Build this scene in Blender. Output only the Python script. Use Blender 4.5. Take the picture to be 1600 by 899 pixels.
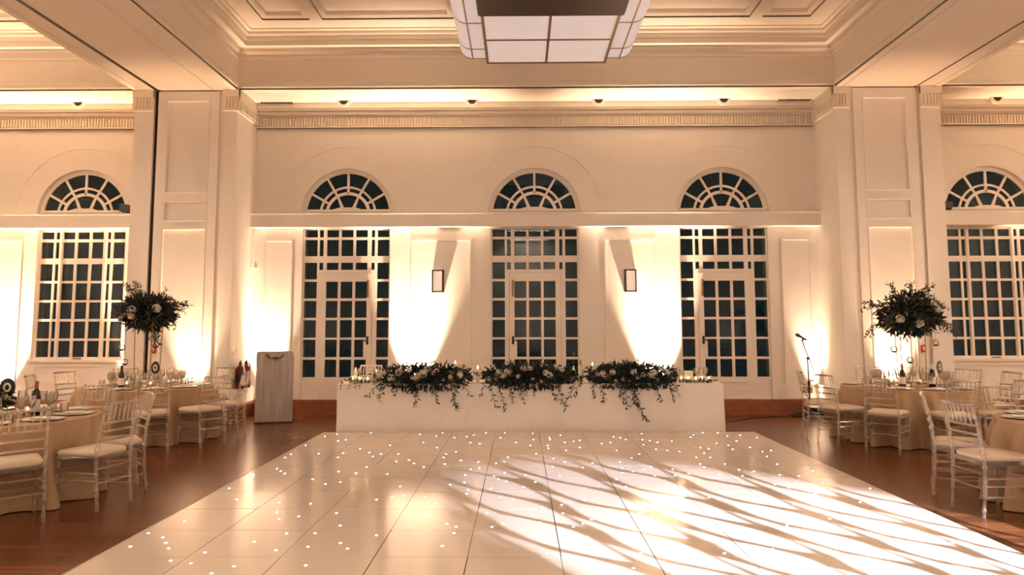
import bpy, math, random
from mathutils import Vector, Matrix
from mathutils.geometry import tessellate_polygon

for o in list(bpy.data.objects):
    bpy.data.objects.remove(o)
SC = bpy.context.scene
COL = SC.collection
PI = math.pi
RND = random.Random(7)

# ------------------------------------------------------------------ camera
cam_d = bpy.data.cameras.new('camera')
cam = bpy.data.objects.new('camera', cam_d)
COL.objects.link(cam)
SC.camera = cam
F_PX = 1112.13
P_, YW_, RL_, Y0_, H_ = .088192, -.010463, .0021245, 411.23, 1.51957
B = Matrix(((1, 0, 0), (0, 0, -1), (0, 1, 0)))
Pm = Matrix(((1, 0, 0), (0, math.cos(P_), math.sin(P_)), (0, -math.sin(P_), math.cos(P_))))
Ym = Matrix(((math.cos(YW_), 0, -math.sin(YW_)), (0, 1, 0), (math.sin(YW_), 0, math.cos(YW_))))
Rm = Matrix(((math.cos(RL_), math.sin(RL_), 0), (-math.sin(RL_), math.cos(RL_), 0), (0, 0, 1)))
Rw = Rm @ Pm @ Ym @ B
rot = Matrix((Rw[0], -Rw[1], -Rw[2])).transposed()
cam.matrix_world = Matrix.Translation((0, 0, H_)) @ rot.to_4x4()
cam_d.sensor_width = 36
cam_d.lens = F_PX * 36 / 1600
cam_d.shift_y = (Y0_ - 449.5) / 1600
cam_d.clip_start = .05

# ------------------------------------------------------------------ view, world
SC.view_settings.view_transform = 'Standard'
SC.view_settings.look = 'None'
SC.view_settings.gamma = 1
SC.view_settings.use_curve_mapping = False
SC.view_settings.exposure = 1.42
SC.cycles.max_bounces = 10
SC.cycles.diffuse_bounces = 6
SC.cycles.transparent_max_bounces = 24
SC.cycles.sample_clamp_indirect = 6
SC.cycles.caustics_reflective = False
SC.cycles.caustics_refractive = False
SC.cycles.use_denoising = True

wd = bpy.data.worlds.new('night')
SC.world = wd
wd.use_nodes = True
wd.node_tree.nodes['Background'].inputs[0].default_value = (.0022, .0045, .0048, 1)
wd.node_tree.nodes['Background'].inputs[1].default_value = 1.0

WARM = (1, .71, .48)
AMBER = (1, .62, .37)
WARM2 = (1, .78, .62)


def look_rot(d):
    return Vector(d).to_track_quat('-Z', 'Y').to_euler()


def spot(loc, target, power, angle, blend=.6, color=WARM, radius=.05):
    l = bpy.data.lights.new('uplight_or_fill_beam', 'SPOT')
    l.energy = power
    l.color = color
    l.spot_size = math.radians(angle)
    l.spot_blend = blend
    l.shadow_soft_size = radius
    o = bpy.data.objects.new('uplight_or_fill_beam', l)
    o.location = loc
    o.rotation_euler = look_rot(Vector(target) - Vector(loc))
    COL.objects.link(o)
    return o


def lamp(loc, power, color=WARM2, radius=.25):
    l = bpy.data.lights.new('lamp_glow', 'POINT')
    l.energy = power
    l.color = color
    l.shadow_soft_size = radius
    o = bpy.data.objects.new('lamp_glow', l)
    o.location = loc
    COL.objects.link(o)
    return o


WALL_Y = 12.45
PIER_Y = 11.55
SOF = 5.46
# uplights standing on the floor against the end wall, plus one unseen fill: (x, y, target, power, angle)
UPS = [
    (-1.80, 12.28, (-1.80, 12.80, 3.5), 1750, 56),
    (2.36, 12.28, (2.36, 12.80, 3.5), 1750, 56),
    (-4.40, 12.28, (-4.45, 12.80, 3.5), 650, 54),
    (5.07, 12.28, (5.10, 12.80, 3.5), 330, 48),
    (-5.28, 11.40, (-5.28, 11.90, 3.5), 400, 56),
    (5.98, 11.40, (5.98, 11.90, 3.5), 380, 56),
    (-8.98, 12.28, (-8.98, 12.84, 3.5), 2000, 60),
    (-6.70, 12.28, (-6.72, 12.84, 3.5), 1000, 54),
    (9.90, 12.28, (9.90, 12.84, 3.5), 1700, 64),  # unseen spot added outside the frame to brighten the right bay
]
for x, y, tg, pw, an in UPS:
    spot((x, y, .30), tg, pw * .85, an, 1.0, AMBER if abs(x - .27) > 5.2 else WARM)
# unseen fill spots added along the side walls and behind the camera
for y in (9.5, 5.5, 1.5, -2.0):
    spot((-10.6, y, .3), (-10.7, y, 5), 170, 80, 1.0)
    spot((11.1, y, .3), (11.2, y, 5), 170, 80, 1.0)
for x in (-8, -3.5, .3, 4, 8.5):
    spot((x, -3.5, .3), (x, -3.65, 5), 90, 90, 1.0)

# moving head projecting a leaf breakup gobo on the dance floor
gl = bpy.data.lights.new('gobo_projector_beam', 'SPOT')
GOBO = bpy.data.objects.new('gobo_projector_beam', gl)
GOBO.location = (5.6, .6, 3.3)
GOBO.rotation_euler = look_rot(Vector((2.7, 4.31, 0)) - GOBO.location)
COL.objects.link(GOBO)
gl.energy = 3900
gl.color = (.80, .84, 1)
gl.spot_size = math.radians(34)
gl.spot_blend = .3
gl.shadow_soft_size = .02
gl.use_nodes = True


def gobo_nodes(nt, scale_u, scale_v, ang):
    N = nt.nodes
    L = nt.links
    em = [n for n in N if n.type == 'EMISSION'][0]

    def m(op, a, b=None, c=None):
        n = N.new('ShaderNodeMath')
        n.operation = op
        for i, v in enumerate((a, b, c)):
            if v is None:
                continue
            if hasattr(v, 'is_linked') or hasattr(v, 'links'):
                L.new(v, n.inputs[i])
            else:
                n.inputs[i].default_value = v
        return n.outputs[0]
    tc = N.new('ShaderNodeTexCoord')
    sx = N.new('ShaderNodeSeparateXYZ')
    L.new(tc.outputs['Normal'], sx.inputs[0])
    px = m('DIVIDE', sx.outputs[0], m('ABSOLUTE', sx.outputs[2]))
    py = m('DIVIDE', sx.outputs[1], m('ABSOLUTE', sx.outputs[2]))
    cb = N.new('ShaderNodeCombineXYZ')
    L.new(px, cb.inputs[0])
    L.new(py, cb.inputs[1])
    ns = N.new('ShaderNodeTexNoise')
    ns.inputs['Scale'].default_value = 6.5
    ns.inputs['Detail'].default_value = 1.0
    L.new(cb.outputs[0], ns.inputs['Vector'])
    s2 = N.new('ShaderNodeSeparateColor')
    L.new(ns.outputs['Color'], s2.inputs[0])
    px = m('ADD', px, m('MULTIPLY', m('SUBTRACT', s2.outputs[0], .5), .04))
    py = m('ADD', py, m('MULTIPLY', m('SUBTRACT', s2.outputs[1], .5), .04))
    ca, sa = math.cos(ang), math.sin(ang)
    u = m('MULTIPLY', m('ADD', m('MULTIPLY', px, ca), m('MULTIPLY', py, sa)), scale_u)
    v = m('MULTIPLY', m('ADD', m('MULTIPLY', px, -sa), m('MULTIPLY', py, ca)), scale_v)
    outs = []

    def edge(d, w):
        n = N.new('ShaderNodeMapRange')
        n.interpolation_type = 'SMOOTHSTEP'
        n.inputs[1].default_value = 0.0
        n.inputs[2].default_value = w
        L.new(d, n.inputs[0])
        return n.outputs[0]
    for ou, ov in ((0, 0), (.5, .5)):
        fu = m('SUBTRACT', m('FRACT', m('ADD', u, 20 + ou)), .5)
        fv = m('SUBTRACT', m('FRACT', m('ADD', v, 20 + ov)), .5)
        au = m('MULTIPLY', m('ABSOLUTE', fu), 2.0)
        # broad leaf
        h1 = m('MULTIPLY', m('SUBTRACT', 1.0, m('POWER', au, 1.7)), .268)
        d1 = m('SUBTRACT', h1, m('ABSOLUTE', m('ADD', m('ADD', fv, .11), m('MULTIPLY', fu, .16))))
        # narrow leaf beside it
        au2 = m('MULTIPLY', m('ABSOLUTE', m('ADD', fu, .10)), 2.6)
        h2 = m('MULTIPLY', m('SUBTRACT', 1.0, m('POWER', au2, 1.8)), .095)
        d2 = m('SUBTRACT', h2, m('ABSOLUTE', m('ADD', m('SUBTRACT', fv, .29), m('MULTIPLY', fu, .34))))
        outs.append(m('MAXIMUM', edge(d1, .03), edge(d2, .03)))
    mx = m('MAXIMUM', outs[0], outs[1])
    st = m('MULTIPLY', mx, 1.0)
    L.new(st, em.inputs['Strength'])
    em.inputs['Color'].default_value = (1, 1, 1, 1)


gobo_nodes(gl.node_tree, 11.8, 10.4, math.radians(90))


# ------------------------------------------------------------------ materials
def nodes_of(name):
    m = bpy.data.materials.new(name)
    m.use_nodes = True
    return m, m.node_tree, m.node_tree.nodes['Principled BSDF']


def mat(name, col, rough=.5, metal=0., noise=0., nscale=8., emit=None, estr=0., spec=None, bump=0., bscale=60., sheen=0., trans=0.):
    m, nt, b = nodes_of(name)
    b.inputs['Base Color'].default_value = (*col, 1)
    b.inputs['Roughness'].default_value = rough
    b.inputs['Metallic'].default_value = metal
    if spec is not None:
        b.inputs['Specular IOR Level'].default_value = spec
    if noise:
        tc = nt.nodes.new('ShaderNodeTexCoord')
        n = nt.nodes.new('ShaderNodeTexNoise')
        n.inputs['Scale'].default_value = nscale
        n.inputs['Detail'].default_value = 4
        nt.links.new(tc.outputs['Object'], n.inputs['Vector'])
        r = nt.nodes.new('ShaderNodeValToRGB')
        r.color_ramp.elements[0].color = (*[c * (1 - noise) for c in col], 1)
        r.color_ramp.elements[1].color = (*[min(1, c * (1 + noise)) for c in col], 1)
        r.color_ramp.elements[0].position = .3
        r.color_ramp.elements[1].position = .7
        nt.links.new(n.outputs['Fac'], r.inputs[0])
        nt.links.new(r.outputs[0], b.inputs['Base Color'])
    if bump:
        tc = nt.nodes.new('ShaderNodeTexCoord')
        n = nt.nodes.new('ShaderNodeTexNoise')
        n.inputs['Scale'].default_value = bscale
        nt.links.new(tc.outputs['Object'], n.inputs['Vector'])
        bp = nt.nodes.new('ShaderNodeBump')
        bp.inputs['Strength'].default_value = bump
        bp.inputs['Distance'].default_value = .01
        nt.links.new(n.outputs['Fac'], bp.inputs['Height'])
        nt.links.new(bp.outputs[0], b.inputs['Normal'])
    if emit:
        b.inputs['Emission Color'].default_value = (*emit, 1)
        b.inputs['Emission Strength'].default_value = estr
    if trans:
        b.inputs['Transmission Weight'].default_value = trans
    return m


M = {}
M['wall'] = mat('wall_paint', (.82, .775, .715), .7, noise=.015, nscale=3)
M['ceiling'] = mat('ceiling_paint', (.80, .725, .62), .75, noise=.015, nscale=3)
M['wood_paint'] = mat('white_gloss_paint', (.82, .76, .69), .4, noise=.01)
M['step'] = mat('stained_skirting', (.30, .11, .055), .35, noise=.15, nscale=10)
M['floor_white'] = mat('dance_floor_gloss', (.70, .625, .55), .13, noise=.015, nscale=2, spec=.5)
M['seam'] = mat('dance_floor_joint', (.05, .035, .03), .6)
M['alu'] = mat('edge_trim', (.60, .52, .45), .35, metal=.3)
M['bronze'] = mat('dark_bronze', (.04, .024, .016), .4, metal=.6)
M['brass'] = mat('aged_brass', (.30, .17, .08), .35, metal=.7)
M['black'] = mat('black_plastic', (.012, .011, .012), .4)
M['blackmetal'] = mat('black_metal', (.02, .018, .018), .35, metal=.4)
M['white_plastic'] = mat('white_plastic', (.85, .8, .75), .4)
M['linen'] = mat('natural_linen', (.41, .275, .165), .85, noise=.06, nscale=40, bump=.15, bscale=300)
M['cloth'] = mat('white_cloth', (.80, .76, .72), .8, noise=.02, nscale=5, bump=.08, bscale=200)
M['cushion'] = mat('cream_cushion', (.64, .53, .42), .8, noise=.03, nscale=30)
M['china'] = mat('white_china', (.82, .78, .74), .25)
M['rose'] = mat('rose_petal', (.82, .70, .62), .7, noise=.06, nscale=30)
M['rose_white'] = mat('white_petal', (.85, .82, .76), .7, noise=.04, nscale=30)
M['leaf'] = mat('dark_leaf', (.011, .021, .018), .75, noise=.5, nscale=6)
M['leaf_olive'] = mat('olive_leaf', (.065, .07, .04), .75, noise=.35, nscale=6)
M['stem'] = mat('stem_brown', (.06, .05, .03), .7)
M['gold'] = mat('gold_rod', (.35, .22, .10), .3, metal=.9)
M['bottle'] = mat('dark_bottle_glass', (.008, .009, .008), .12)
M['foil'] = mat('red_foil', (.45, .08, .05), .4)
M['paper'] = mat('paper_label', (.75, .70, .62), .8)
M['champagne'] = mat('pale_bottle', (.55, .50, .30), .2)
M['red'] = mat('red_enamel', (.45, .03, .02), .35)
M['darkred'] = mat('dark_red_enamel', (.16, .02, .015), .3)
M['wax'] = mat('candle_wax', (.85, .78, .66), .6)
M['flame'] = mat('candle_flame', (1, .8, .5), .5, emit=(1, .62, .25), estr=14)
M['led'] = mat('star_led', (1, 1, 1), .4, emit=(1, .97, .95), estr=5)
M['lens'] = mat('uplight_lens', (1, .9, .7), .3, emit=WARM, estr=10)
M['lantern'] = mat('frosted_lantern_glass', (.72, .68, .66), .55, noise=.04, nscale=2, emit=(1, .95, .96), estr=.10)
M['lantern_fill'] = mat('fill_lantern_glass', (.72, .68, .66), .55, emit=(1, .76, .55), estr=9)  # strong glow for the lanterns added out of view
M['sconce_glass'] = mat('sconce_opal_glass', (.85, .80, .74), .5, emit=(1, .80, .62), estr=.14)  # small glow put in for uplight falling on the unlit lamp glass
M['record'] = mat('vinyl_record', (.010, .010, .012), .3)
M['socket'] = mat('dark_brown_plastic', (.08, .04, .025), .5)


def make_clear(name, tint, alpha_diff, gl_rough, dcol, ior=1.49):
    m, nt, b = nodes_of(name)
    nt.nodes.remove(b)
    out = nt.nodes['Material Output']
    tr = nt.nodes.new('ShaderNodeBsdfTransparent')
    tr.inputs[0].default_value = (*tint, 1)
    gs = nt.nodes.new('ShaderNodeBsdfGlossy')
    gs.inputs['Roughness'].default_value = gl_rough
    fr = nt.nodes.new('ShaderNodeFresnel')
    fr.inputs[0].default_value = ior
    mx = nt.nodes.new('ShaderNodeMixShader')
    nt.links.new(fr.outputs[0], mx.inputs[0])
    nt.links.new(tr.outputs[0], mx.inputs[1])
    nt.links.new(gs.outputs[0], mx.inputs[2])
    last = mx
    if alpha_diff:
        df = nt.nodes.new('ShaderNodeBsdfTranslucent')
        df.inputs[0].default_value = (*dcol, 1)
        d2 = nt.nodes.new('ShaderNodeBsdfDiffuse')
        d2.inputs[0].default_value = (*dcol, 1)
        md = nt.nodes.new('ShaderNodeMixShader')
        md.inputs[0].default_value = .4
        nt.links.new(d2.outputs[0], md.inputs[1])
        nt.links.new(df.outputs[0], md.inputs[2])
        m2 = nt.nodes.new('ShaderNodeMixShader')
        m2.inputs[0].default_value = alpha_diff
        nt.links.new(mx.outputs[0], m2.inputs[1])
        nt.links.new(md.outputs[0], m2.inputs[2])
        last = m2
    nt.links.new(last.outputs[0], out.inputs[0])
    return m


M['pane'] = make_clear('window_glass', (.75, .85, .85), 0, .0, None, 1.36)


def acrylic():
    m, nt, b = nodes_of('clear_acrylic')
    N, L = nt.nodes, nt.links
    N.remove(b)
    out = N['Material Output']
    tr = N.new('ShaderNodeBsdfTransparent')
    tr.inputs[0].default_value = (.99, .97, .94, 1)
    gs = N.new('ShaderNodeBsdfGlossy')
    gs.inputs['Roughness'].default_value = .12
    df = N.new('ShaderNodeBsdfDiffuse')
    df.inputs[0].default_value = (1, .90, .78, 1)
    tl = N.new('ShaderNodeBsdfTranslucent')
    tl.inputs[0].default_value = (1, .90, .78, 1)
    md = N.new('ShaderNodeMixShader')
    md.inputs[0].default_value = .5
    L.new(df.outputs[0], md.inputs[1])
    L.new(tl.outputs[0], md.inputs[2])
    lw = N.new('ShaderNodeLayerWeight')
    lw.inputs[0].default_value = .5
    mr = N.new('ShaderNodeMapRange')
    mr.inputs[1].default_value = .35
    mr.inputs[2].default_value = 1.0
    mr.inputs[3].default_value = .25
    mr.inputs[4].default_value = .85
    L.new(lw.outputs['Facing'], mr.inputs[0])
    m1 = N.new('ShaderNodeMixShader')
    L.new(mr.outputs[0], m1.inputs[0])
    L.new(tr.outputs[0], m1.inputs[1])
    L.new(md.outputs[0], m1.inputs[2])
    m2 = N.new('ShaderNodeMixShader')
    fr = N.new('ShaderNodeFresnel')
    fr.inputs[0].default_value = 1.35
    L.new(fr.outputs[0], m2.inputs[0])
    L.new(m1.outputs[0], m2.inputs[1])
    L.new(gs.outputs[0], m2.inputs[2])
    L.new(m2.outputs[0], out.inputs[0])
    return m


M['acrylic'] = acrylic()
M['glass'] = make_clear('drinking_glass', (.98, .97, .95), .14, .04, (1, .93, .84))


def wood_floor():
    m, nt, b = nodes_of('parquet_planks')
    N, L = nt.nodes, nt.links
    tc = N.new('ShaderNodeTexCoord')
    br = N.new('ShaderNodeTexBrick')
    br.offset = .37
    br.inputs['Scale'].default_value = 1.0
    br.inputs['Brick Width'].default_value = 1.1
    br.inputs['Row Height'].default_value = .085
    br.inputs['Mortar Size'].default_value = .004
    br.inputs['Color1'].default_value = (.26, .092, .034, 1)
    br.inputs['Color2'].default_value = (.125, .042, .016, 1)
    br.inputs['Mortar'].default_value = (.05, .018, .01, 1)
    L.new(tc.outputs['Object'], br.inputs['Vector'])
    mp = N.new('ShaderNodeMapping')
    mp.inputs['Scale'].default_value = (2.0, 40, 1)
    L.new(tc.outputs['Object'], mp.inputs[0])
    ns = N.new('ShaderNodeTexNoise')
    ns.inputs['Scale'].default_value = 1.5
    ns.inputs['Detail'].default_value = 6
    L.new(mp.outputs[0], ns.inputs['Vector'])
    mx = N.new('ShaderNodeMix')
    mx.data_type = 'RGBA'
    mx.blend_type = 'MULTIPLY'
    mx.inputs[0].default_value = .5
    L.new(br.outputs['Color'], mx.inputs[6])
    L.new(ns.outputs['Fac'], mx.inputs[7])
    L.new(mx.outputs[2], b.inputs['Base Color'])
    b.inputs['Roughness'].default_value = .24
    b.inputs['Specular IOR Level'].default_value = .38
    bp = N.new('ShaderNodeBump')
    bp.inputs['Strength'].default_value = .12
    bp.inputs['Distance'].default_value = .004
    L.new(br.outputs['Fac'], bp.inputs['Height'])
    bp.invert = True
    L.new(bp.outputs[0], b.inputs['Normal'])
    return m


M['parquet'] = wood_floor()


def lectern_wood():
    m, nt, b = nodes_of('grey_limed_wood')
    N, L = nt.nodes, nt.links
    tc = N.new('ShaderNodeTexCoord')
    mp = N.new('ShaderNodeMapping')
    mp.inputs['Scale'].default_value = (14, 14, .8)
    L.new(tc.outputs['Object'], mp.inputs[0])
    ns = N.new('ShaderNodeTexNoise')
    ns.inputs['Scale'].default_value = 2
    ns.inputs['Detail'].default_value = 5
    L.new(mp.outputs[0], ns.inputs['Vector'])
    r = N.new('ShaderNodeValToRGB')
    r.color_ramp.elements[0].color = (.36, .32, .30, 1)
    r.color_ramp.elements[1].color = (.56, .51, .48, 1)
    r.color_ramp.elements[0].position = .3
    r.color_ramp.elements[1].position = .7
    L.new(ns.outputs['Fac'], r.inputs[0])
    L.new(r.outputs[0], b.inputs['Base Color'])
    b.inputs['Roughness'].default_value = .6
    return m


M['limed'] = lectern_wood()


# ------------------------------------------------------------------ mesh helpers
class MB:
    def __init__(self):
        self.v = []
        self.f = []

    def add(self, vs, fs):
        o = len(self.v)
        self.v += [tuple(p) for p in vs]
        self.f += [tuple(i + o for i in f) for f in fs]
        return self

    def box(self, x0, x1, y0, y1, z0, z1):
        return self.add([(x0, y0, z0), (x1, y0, z0), (x1, y1, z0), (x0, y1, z0), (x0, y0, z1), (x1, y0, z1), (x1, y1, z1), (x0, y1, z1)],
                        [(0, 3, 2, 1), (4, 5, 6, 7), (0, 1, 5, 4), (1, 2, 6, 5), (2, 3, 7, 6), (3, 0, 4, 7)])

    def bbox(self, x0, x1, y0, y1, z0, z1, b):
        """box with chamfered vertical edges and rounded top/bottom rims"""
        loops = []
        for ins, z in ((b, z0), (0, z0 + b), (0, z1 - b), (b, z1)):
            X0, X1, Y0, Y1 = x0 + ins, x1 - ins, y0 + ins, y1 - ins
            c = b
            loops.append([(X0 + c, Y0, z), (X1 - c, Y0, z), (X1, Y0 + c, z), (X1, Y1 - c, z), (X1 - c, Y1, z), (X0 + c, Y1, z), (X0, Y1 - c, z), (X0, Y0 + c, z)])
        return self.loft(loops, True)

    def loft(self, loops, caps=True, closed=True):
        n = len(loops[0])
        vs = [p for l in loops for p in l]
        fs = []
        for i in range(len(loops) - 1):
            for j in range(n if closed else n - 1):
                k = (j + 1) % n
                fs.append((i * n + j, i * n + k, (i + 1) * n + k, (i + 1) * n + j))
        if caps:
            fs.append(tuple(range(n - 1, -1, -1)))
            fs.append(tuple((len(loops) - 1) * n + j for j in range(n)))
        return self.add(vs, fs)

    def tube(self, pts, r, n=8, caps=True):
        pts = [Vector(p) for p in pts]
        rs = r if isinstance(r, (list, tuple)) else [r] * len(pts)
        loops = []
        prev = None
        for i, p in enumerate(pts):
            d = (pts[min(i + 1, len(pts) - 1)] - pts[max(i - 1, 0)])
            d = d.normalized() if d.length > 1e-9 else Vector((0, 0, 1))
            if prev is None:
                a = Vector((0, 0, 1)) if abs(d.z) < .9 else Vector((1, 0, 0))
                u = d.cross(a).normalized()
            else:
                u = (prev - d * prev.dot(d))
                u = u.normalized() if u.length > 1e-6 else d.orthogonal().normalized()
            prev = u
            w = d.cross(u)
            loops.append([tuple(p + (u * math.cos(2 * PI * k / n) + w * math.sin(2 * PI * k / n)) * rs[i]) for k in range(n)])
        return self.loft(loops, caps)

    def lathe(self, prof, n=20, c=(0, 0, 0), caps=True):
        loops = []
        for r, z in prof:
            loops.append([(c[0] + r * math.cos(2 * PI * k / n), c[1] + r * math.sin(2 * PI * k / n), c[2] + z) for k in range(n)])
        return self.loft(loops, caps)

    def leaf(self, p, d, up, ln, w, bend=.15):
        p, d = Vector(p), Vector(d).normalized()
        s = d.cross(Vector(up))
        s = s.normalized() if s.length > 1e-4 else d.orthogonal().normalized()
        n = s.cross(d)
        a = p
        m1 = p + d * ln * .3 + n * ln * bend * .5
        m2 = p + d * ln * .65 + n * ln * bend * .5
        t = p + d * ln - n * ln * bend * .2
        vs = [a, m1 + s * w * .42 - n * w * .12, m1, m1 - s * w * .42 - n * w * .12, m2 + s * w * .38 - n * w * .1, m2, m2 - s * w * .38 - n * w * .1, t]
        return self.add(vs, [(0, 2, 1), (0, 3, 2), (1, 2, 5, 4), (2, 3, 6, 5), (4, 5, 7), (5, 6, 7)])

    def poly(self, outer, holes, fn, t0, t1):
        """prism of a 2-D outline with holes; fn(a, b, t) -> xyz"""
        polys = [outer] + list(holes)
        flat = [p for q in polys for p in q]
        tris = tessellate_polygon([[Vector((a, b, 0)) for a, b in q] for q in polys])
        n = len(flat)
        vs = [fn(a, b, t0) for a, b in flat] + [fn(a, b, t1) for a, b in flat]
        fs = []
        for t in tris:
            fs.append(tuple(t))
            fs.append(tuple(i + n for i in reversed(t)))
        o = 0
        for q in polys:
            for j in range(len(q)):
                k = (j + 1) % len(q)
                fs.append((o + j, o + k, o + k + n, o + j + n))
            o += len(q)
        return self.add(vs, fs)

    def xform(self, mtx):
        self.v = [tuple(mtx @ Vector(p)) for p in self.v]
        return self

    def mesh(self, name, m, smooth=False, recalc=True):
        me = bpy.data.meshes.new(name)
        me.from_pydata(self.v, [], self.f)
        if recalc:
            import bmesh
            bm = bmesh.new()
            bm.from_mesh(me)
            bmesh.ops.recalc_face_normals(bm, faces=bm.faces)
            bm.to_mesh(me)
            bm.free()
        me.materials.append(m)
        if smooth:
            me.shade_smooth()
            try:
                me.set_sharp_from_angle(angle=math.radians(40))
            except Exception:
                pass
        me.update()
        return me

    def build(self, name, m, parent=None, smooth=False, loc=None, recalc=True, **tags):
        o = bpy.data.objects.new(name, self.mesh(name, m, smooth, recalc))
        COL.objects.link(o)
        if parent:
            o.parent = parent
        if loc:
            o.location = loc
        if tags:
            tag(o, **tags)
        return o


def tag(o, label=None, cat=None, group=None, kind=None):
    if label:
        o['label'] = label
    if cat:
        o['category'] = cat
    if group:
        o['group'] = group
    if kind:
        o['kind'] = kind
    return o


def thing(name, label, cat, loc=(0, 0, 0), rz=0., group=None, kind=None):
    o = bpy.data.objects.new(name, None)
    o.empty_display_size = .1
    COL.objects.link(o)
    o.location = loc
    o.rotation_euler = (0, 0, rz)
    return tag(o, label, cat, group, kind)


KIDS = {}


def copy_tree(o, parent=None):
    c = o.copy()
    COL.objects.link(c)
    c.parent = parent
    for ch in list(o.children):
        copy_tree(ch, c)
    return c


def XZ(y):
    return lambda a, b, t: (a, y + t, b)


def rect(x0, x1, z0, z1):
    return [(x0, z0), (x1, z0), (x1, z1), (x0, z1)]


def arch(cx, cz, r, n=40, a0=0., a1=PI):
    return [(cx + r * math.cos(a0 + (a1 - a0) * i / n), cz + r * math.sin(a0 + (a1 - a0) * i / n)) for i in range(n + 1)]


# ------------------------------------------------------------------ the hall
XL, XR, YB = -11.0, 11.5, -4.0
CX = .27
MB().box(XL - .3, XR + .3, YB - .3, WALL_Y + .4, -.12, 0).build('floor', M['parquet'], label='reddish brown polished wood plank floor of the hall', cat='floor', kind='structure')

DOORS = [-3.05, CX, 3.585]
SASH = [-7.76, 8.25]
ARCH_Z = 3.50
AR = .815
holes = []
for cx in DOORS:
    holes.append(rect(cx - .775, cx + .775, .25, 3.24))
for cx in SASH:
    holes.append(rect(cx - .79, cx + .79, .94, 3.24))
for cx in DOORS + SASH:
    holes.append(arch(cx, ARCH_Z, AR))
wb = MB()
wb.poly(rect(XL - .3, XR + .3, 0, SOF + .1), holes, XZ(WALL_Y), 0, .30)
# flat raised panel mouldings on the wall between the doors and beside them
wall_back = wb.build('wall_back', M['wall'], label='cream end wall with arched windows and glazed doors', cat='wall', kind='structure')


def frame_strip(mb, x0, x1, z0, z1, y, w=.035, d=.018):
    mb.poly(rect(x0, x1, z0, z1), [rect(x0 + w, x1 - w, z0 + w, z1 - w)], XZ(y), -d, 0)


pm = MB()
for x0, x1 in ((-1.91, -.85), (1.49, 2.39), (-4.5, -4.0), (4.58, 5.1)):
    frame_strip(pm, x0, x1, .52, 3.05, WALL_Y)
    pm.box(x0 - .06, x1 + .06, WALL_Y - .014, WALL_Y, .44, .47)
for cx in (-9.3, -6.66, 7.2, 9.6):
    frame_strip(pm, cx - .17 if abs(cx) < 8 else cx - .5, cx + .17 if abs(cx) < 8 else cx + .5, .52, 3.05, WALL_Y)
for cx in SASH:
    frame_strip(pm, cx - .74, cx + .74, .36, .86, WALL_Y)
pm.build('trim_1', M['wall'], label='thin cream panel mouldings on the end wall below the ledge', cat='moulding', kind='structure')
# faint moulded arcs standing off the arched windows
hood = MB()
for cx in DOORS + SASH:
    o, i = arch(cx, ARCH_Z, AR + .40, 48, .12, PI - .12), arch(cx, ARCH_Z, AR + .385, 48, .12, PI - .12)
    hood.poly(o + i[::-1], [], XZ(WALL_Y), -.006, 0)
    o, i = arch(cx, ARCH_Z, AR + .035, 48), arch(cx, ARCH_Z, AR, 48)
    hood.poly(o + i[::-1], [], XZ(WALL_Y), -.012, 0)
hood.build('trim_2', M['wall'], label='cream arched hood mouldings around the fanlight windows', cat='moulding', kind='structure')

MB().box(XL - .3, XL, YB - .3, WALL_Y + .3, 0, SOF + .1).build('wall_left', M['wall'], label='plain cream side wall beyond the left tables', cat='wall', kind='structure')
MB().box(XR, XR + .3, YB - .3, WALL_Y + .3, 0, SOF + .1).build('wall_right', M['wall'], label='plain cream side wall beyond the right tables', cat='wall', kind='structure')
MB().box(XL - .3, XR + .3, YB - .3, YB, 0, SOF + .1).build('wall_front', M['wall'], label='plain cream wall behind the viewer', cat='wall', kind='structure')

# ledge across the wall (light pelmet)
PLX0, PLX1, PRX0, PRX1 = -6.42, -4.695, 5.222, 6.95
for k, (x0, x1, lb) in enumerate(((PLX1, PRX0, 'long cream ledge across the end wall above the three doors'), (XL, PLX0, 'cream ledge across the end wall left of the left pillar'), (PRX1, XR, 'cream ledge across the end wall right of the right pillar'))):
    b = MB()
    b.box(x0, x1, WALL_Y - .19, WALL_Y, 3.245, 3.475)
    b.box(x0, x1, WALL_Y - .20, WALL_Y - .0, 3.475, 3.497)
    b.build('trim_%d' % (3 + k), M['wall'], label=lb, cat='ledge', kind='structure')

# skirting
for nm, x0, x1, lb in (('baseboard_back', PLX1, PRX0, 'tall reddish brown skirting along the end wall behind the long table'), ('baseboard_left', XL, PLX0, 'reddish brown skirting along the end wall left of the left pillar'), ('baseboard_right', PRX1, XR, 'reddish brown skirting along the end wall right of the right pillar')):
    b = MB()
    b.box(x0, x1, WALL_Y - .07, WALL_Y, 0, .235)
    b.box(x0, x1, WALL_Y - .055, WALL_Y, .235, .255)
    b.build(nm, M['step'], label=lb, cat='skirting', kind='structure')

# ------------------------------------------------------------------ cornice with fluted frieze
def flutes(mb, p0, p1, nrm, z0, z1, pitch=.052):
    p0, p1, nrm = Vector(p0), Vector(p1), Vector(nrm)
    ln = (p1 - p0).length
    d = (p1 - p0).normalized()
    n = max(1, int(ln / pitch))
    off = (ln - n * pitch) / 2
    for i in range(n):
        a = p0 + d * (off + i * pitch + pitch * .22)
        e = p0 + d * (off + i * pitch + pitch * .78)
        q = [a, e, e + nrm * .028, a + nrm * .028]
        vs = [(v.x, v.y, z) for z in (z0, z1) for v in q]
        mb.add(vs, [(0, 1, 2, 3), (4, 5, 6, 7), (0, 1, 5, 4), (1, 2, 6, 5), (2, 3, 7, 6), (3, 0, 4, 7)])


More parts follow.
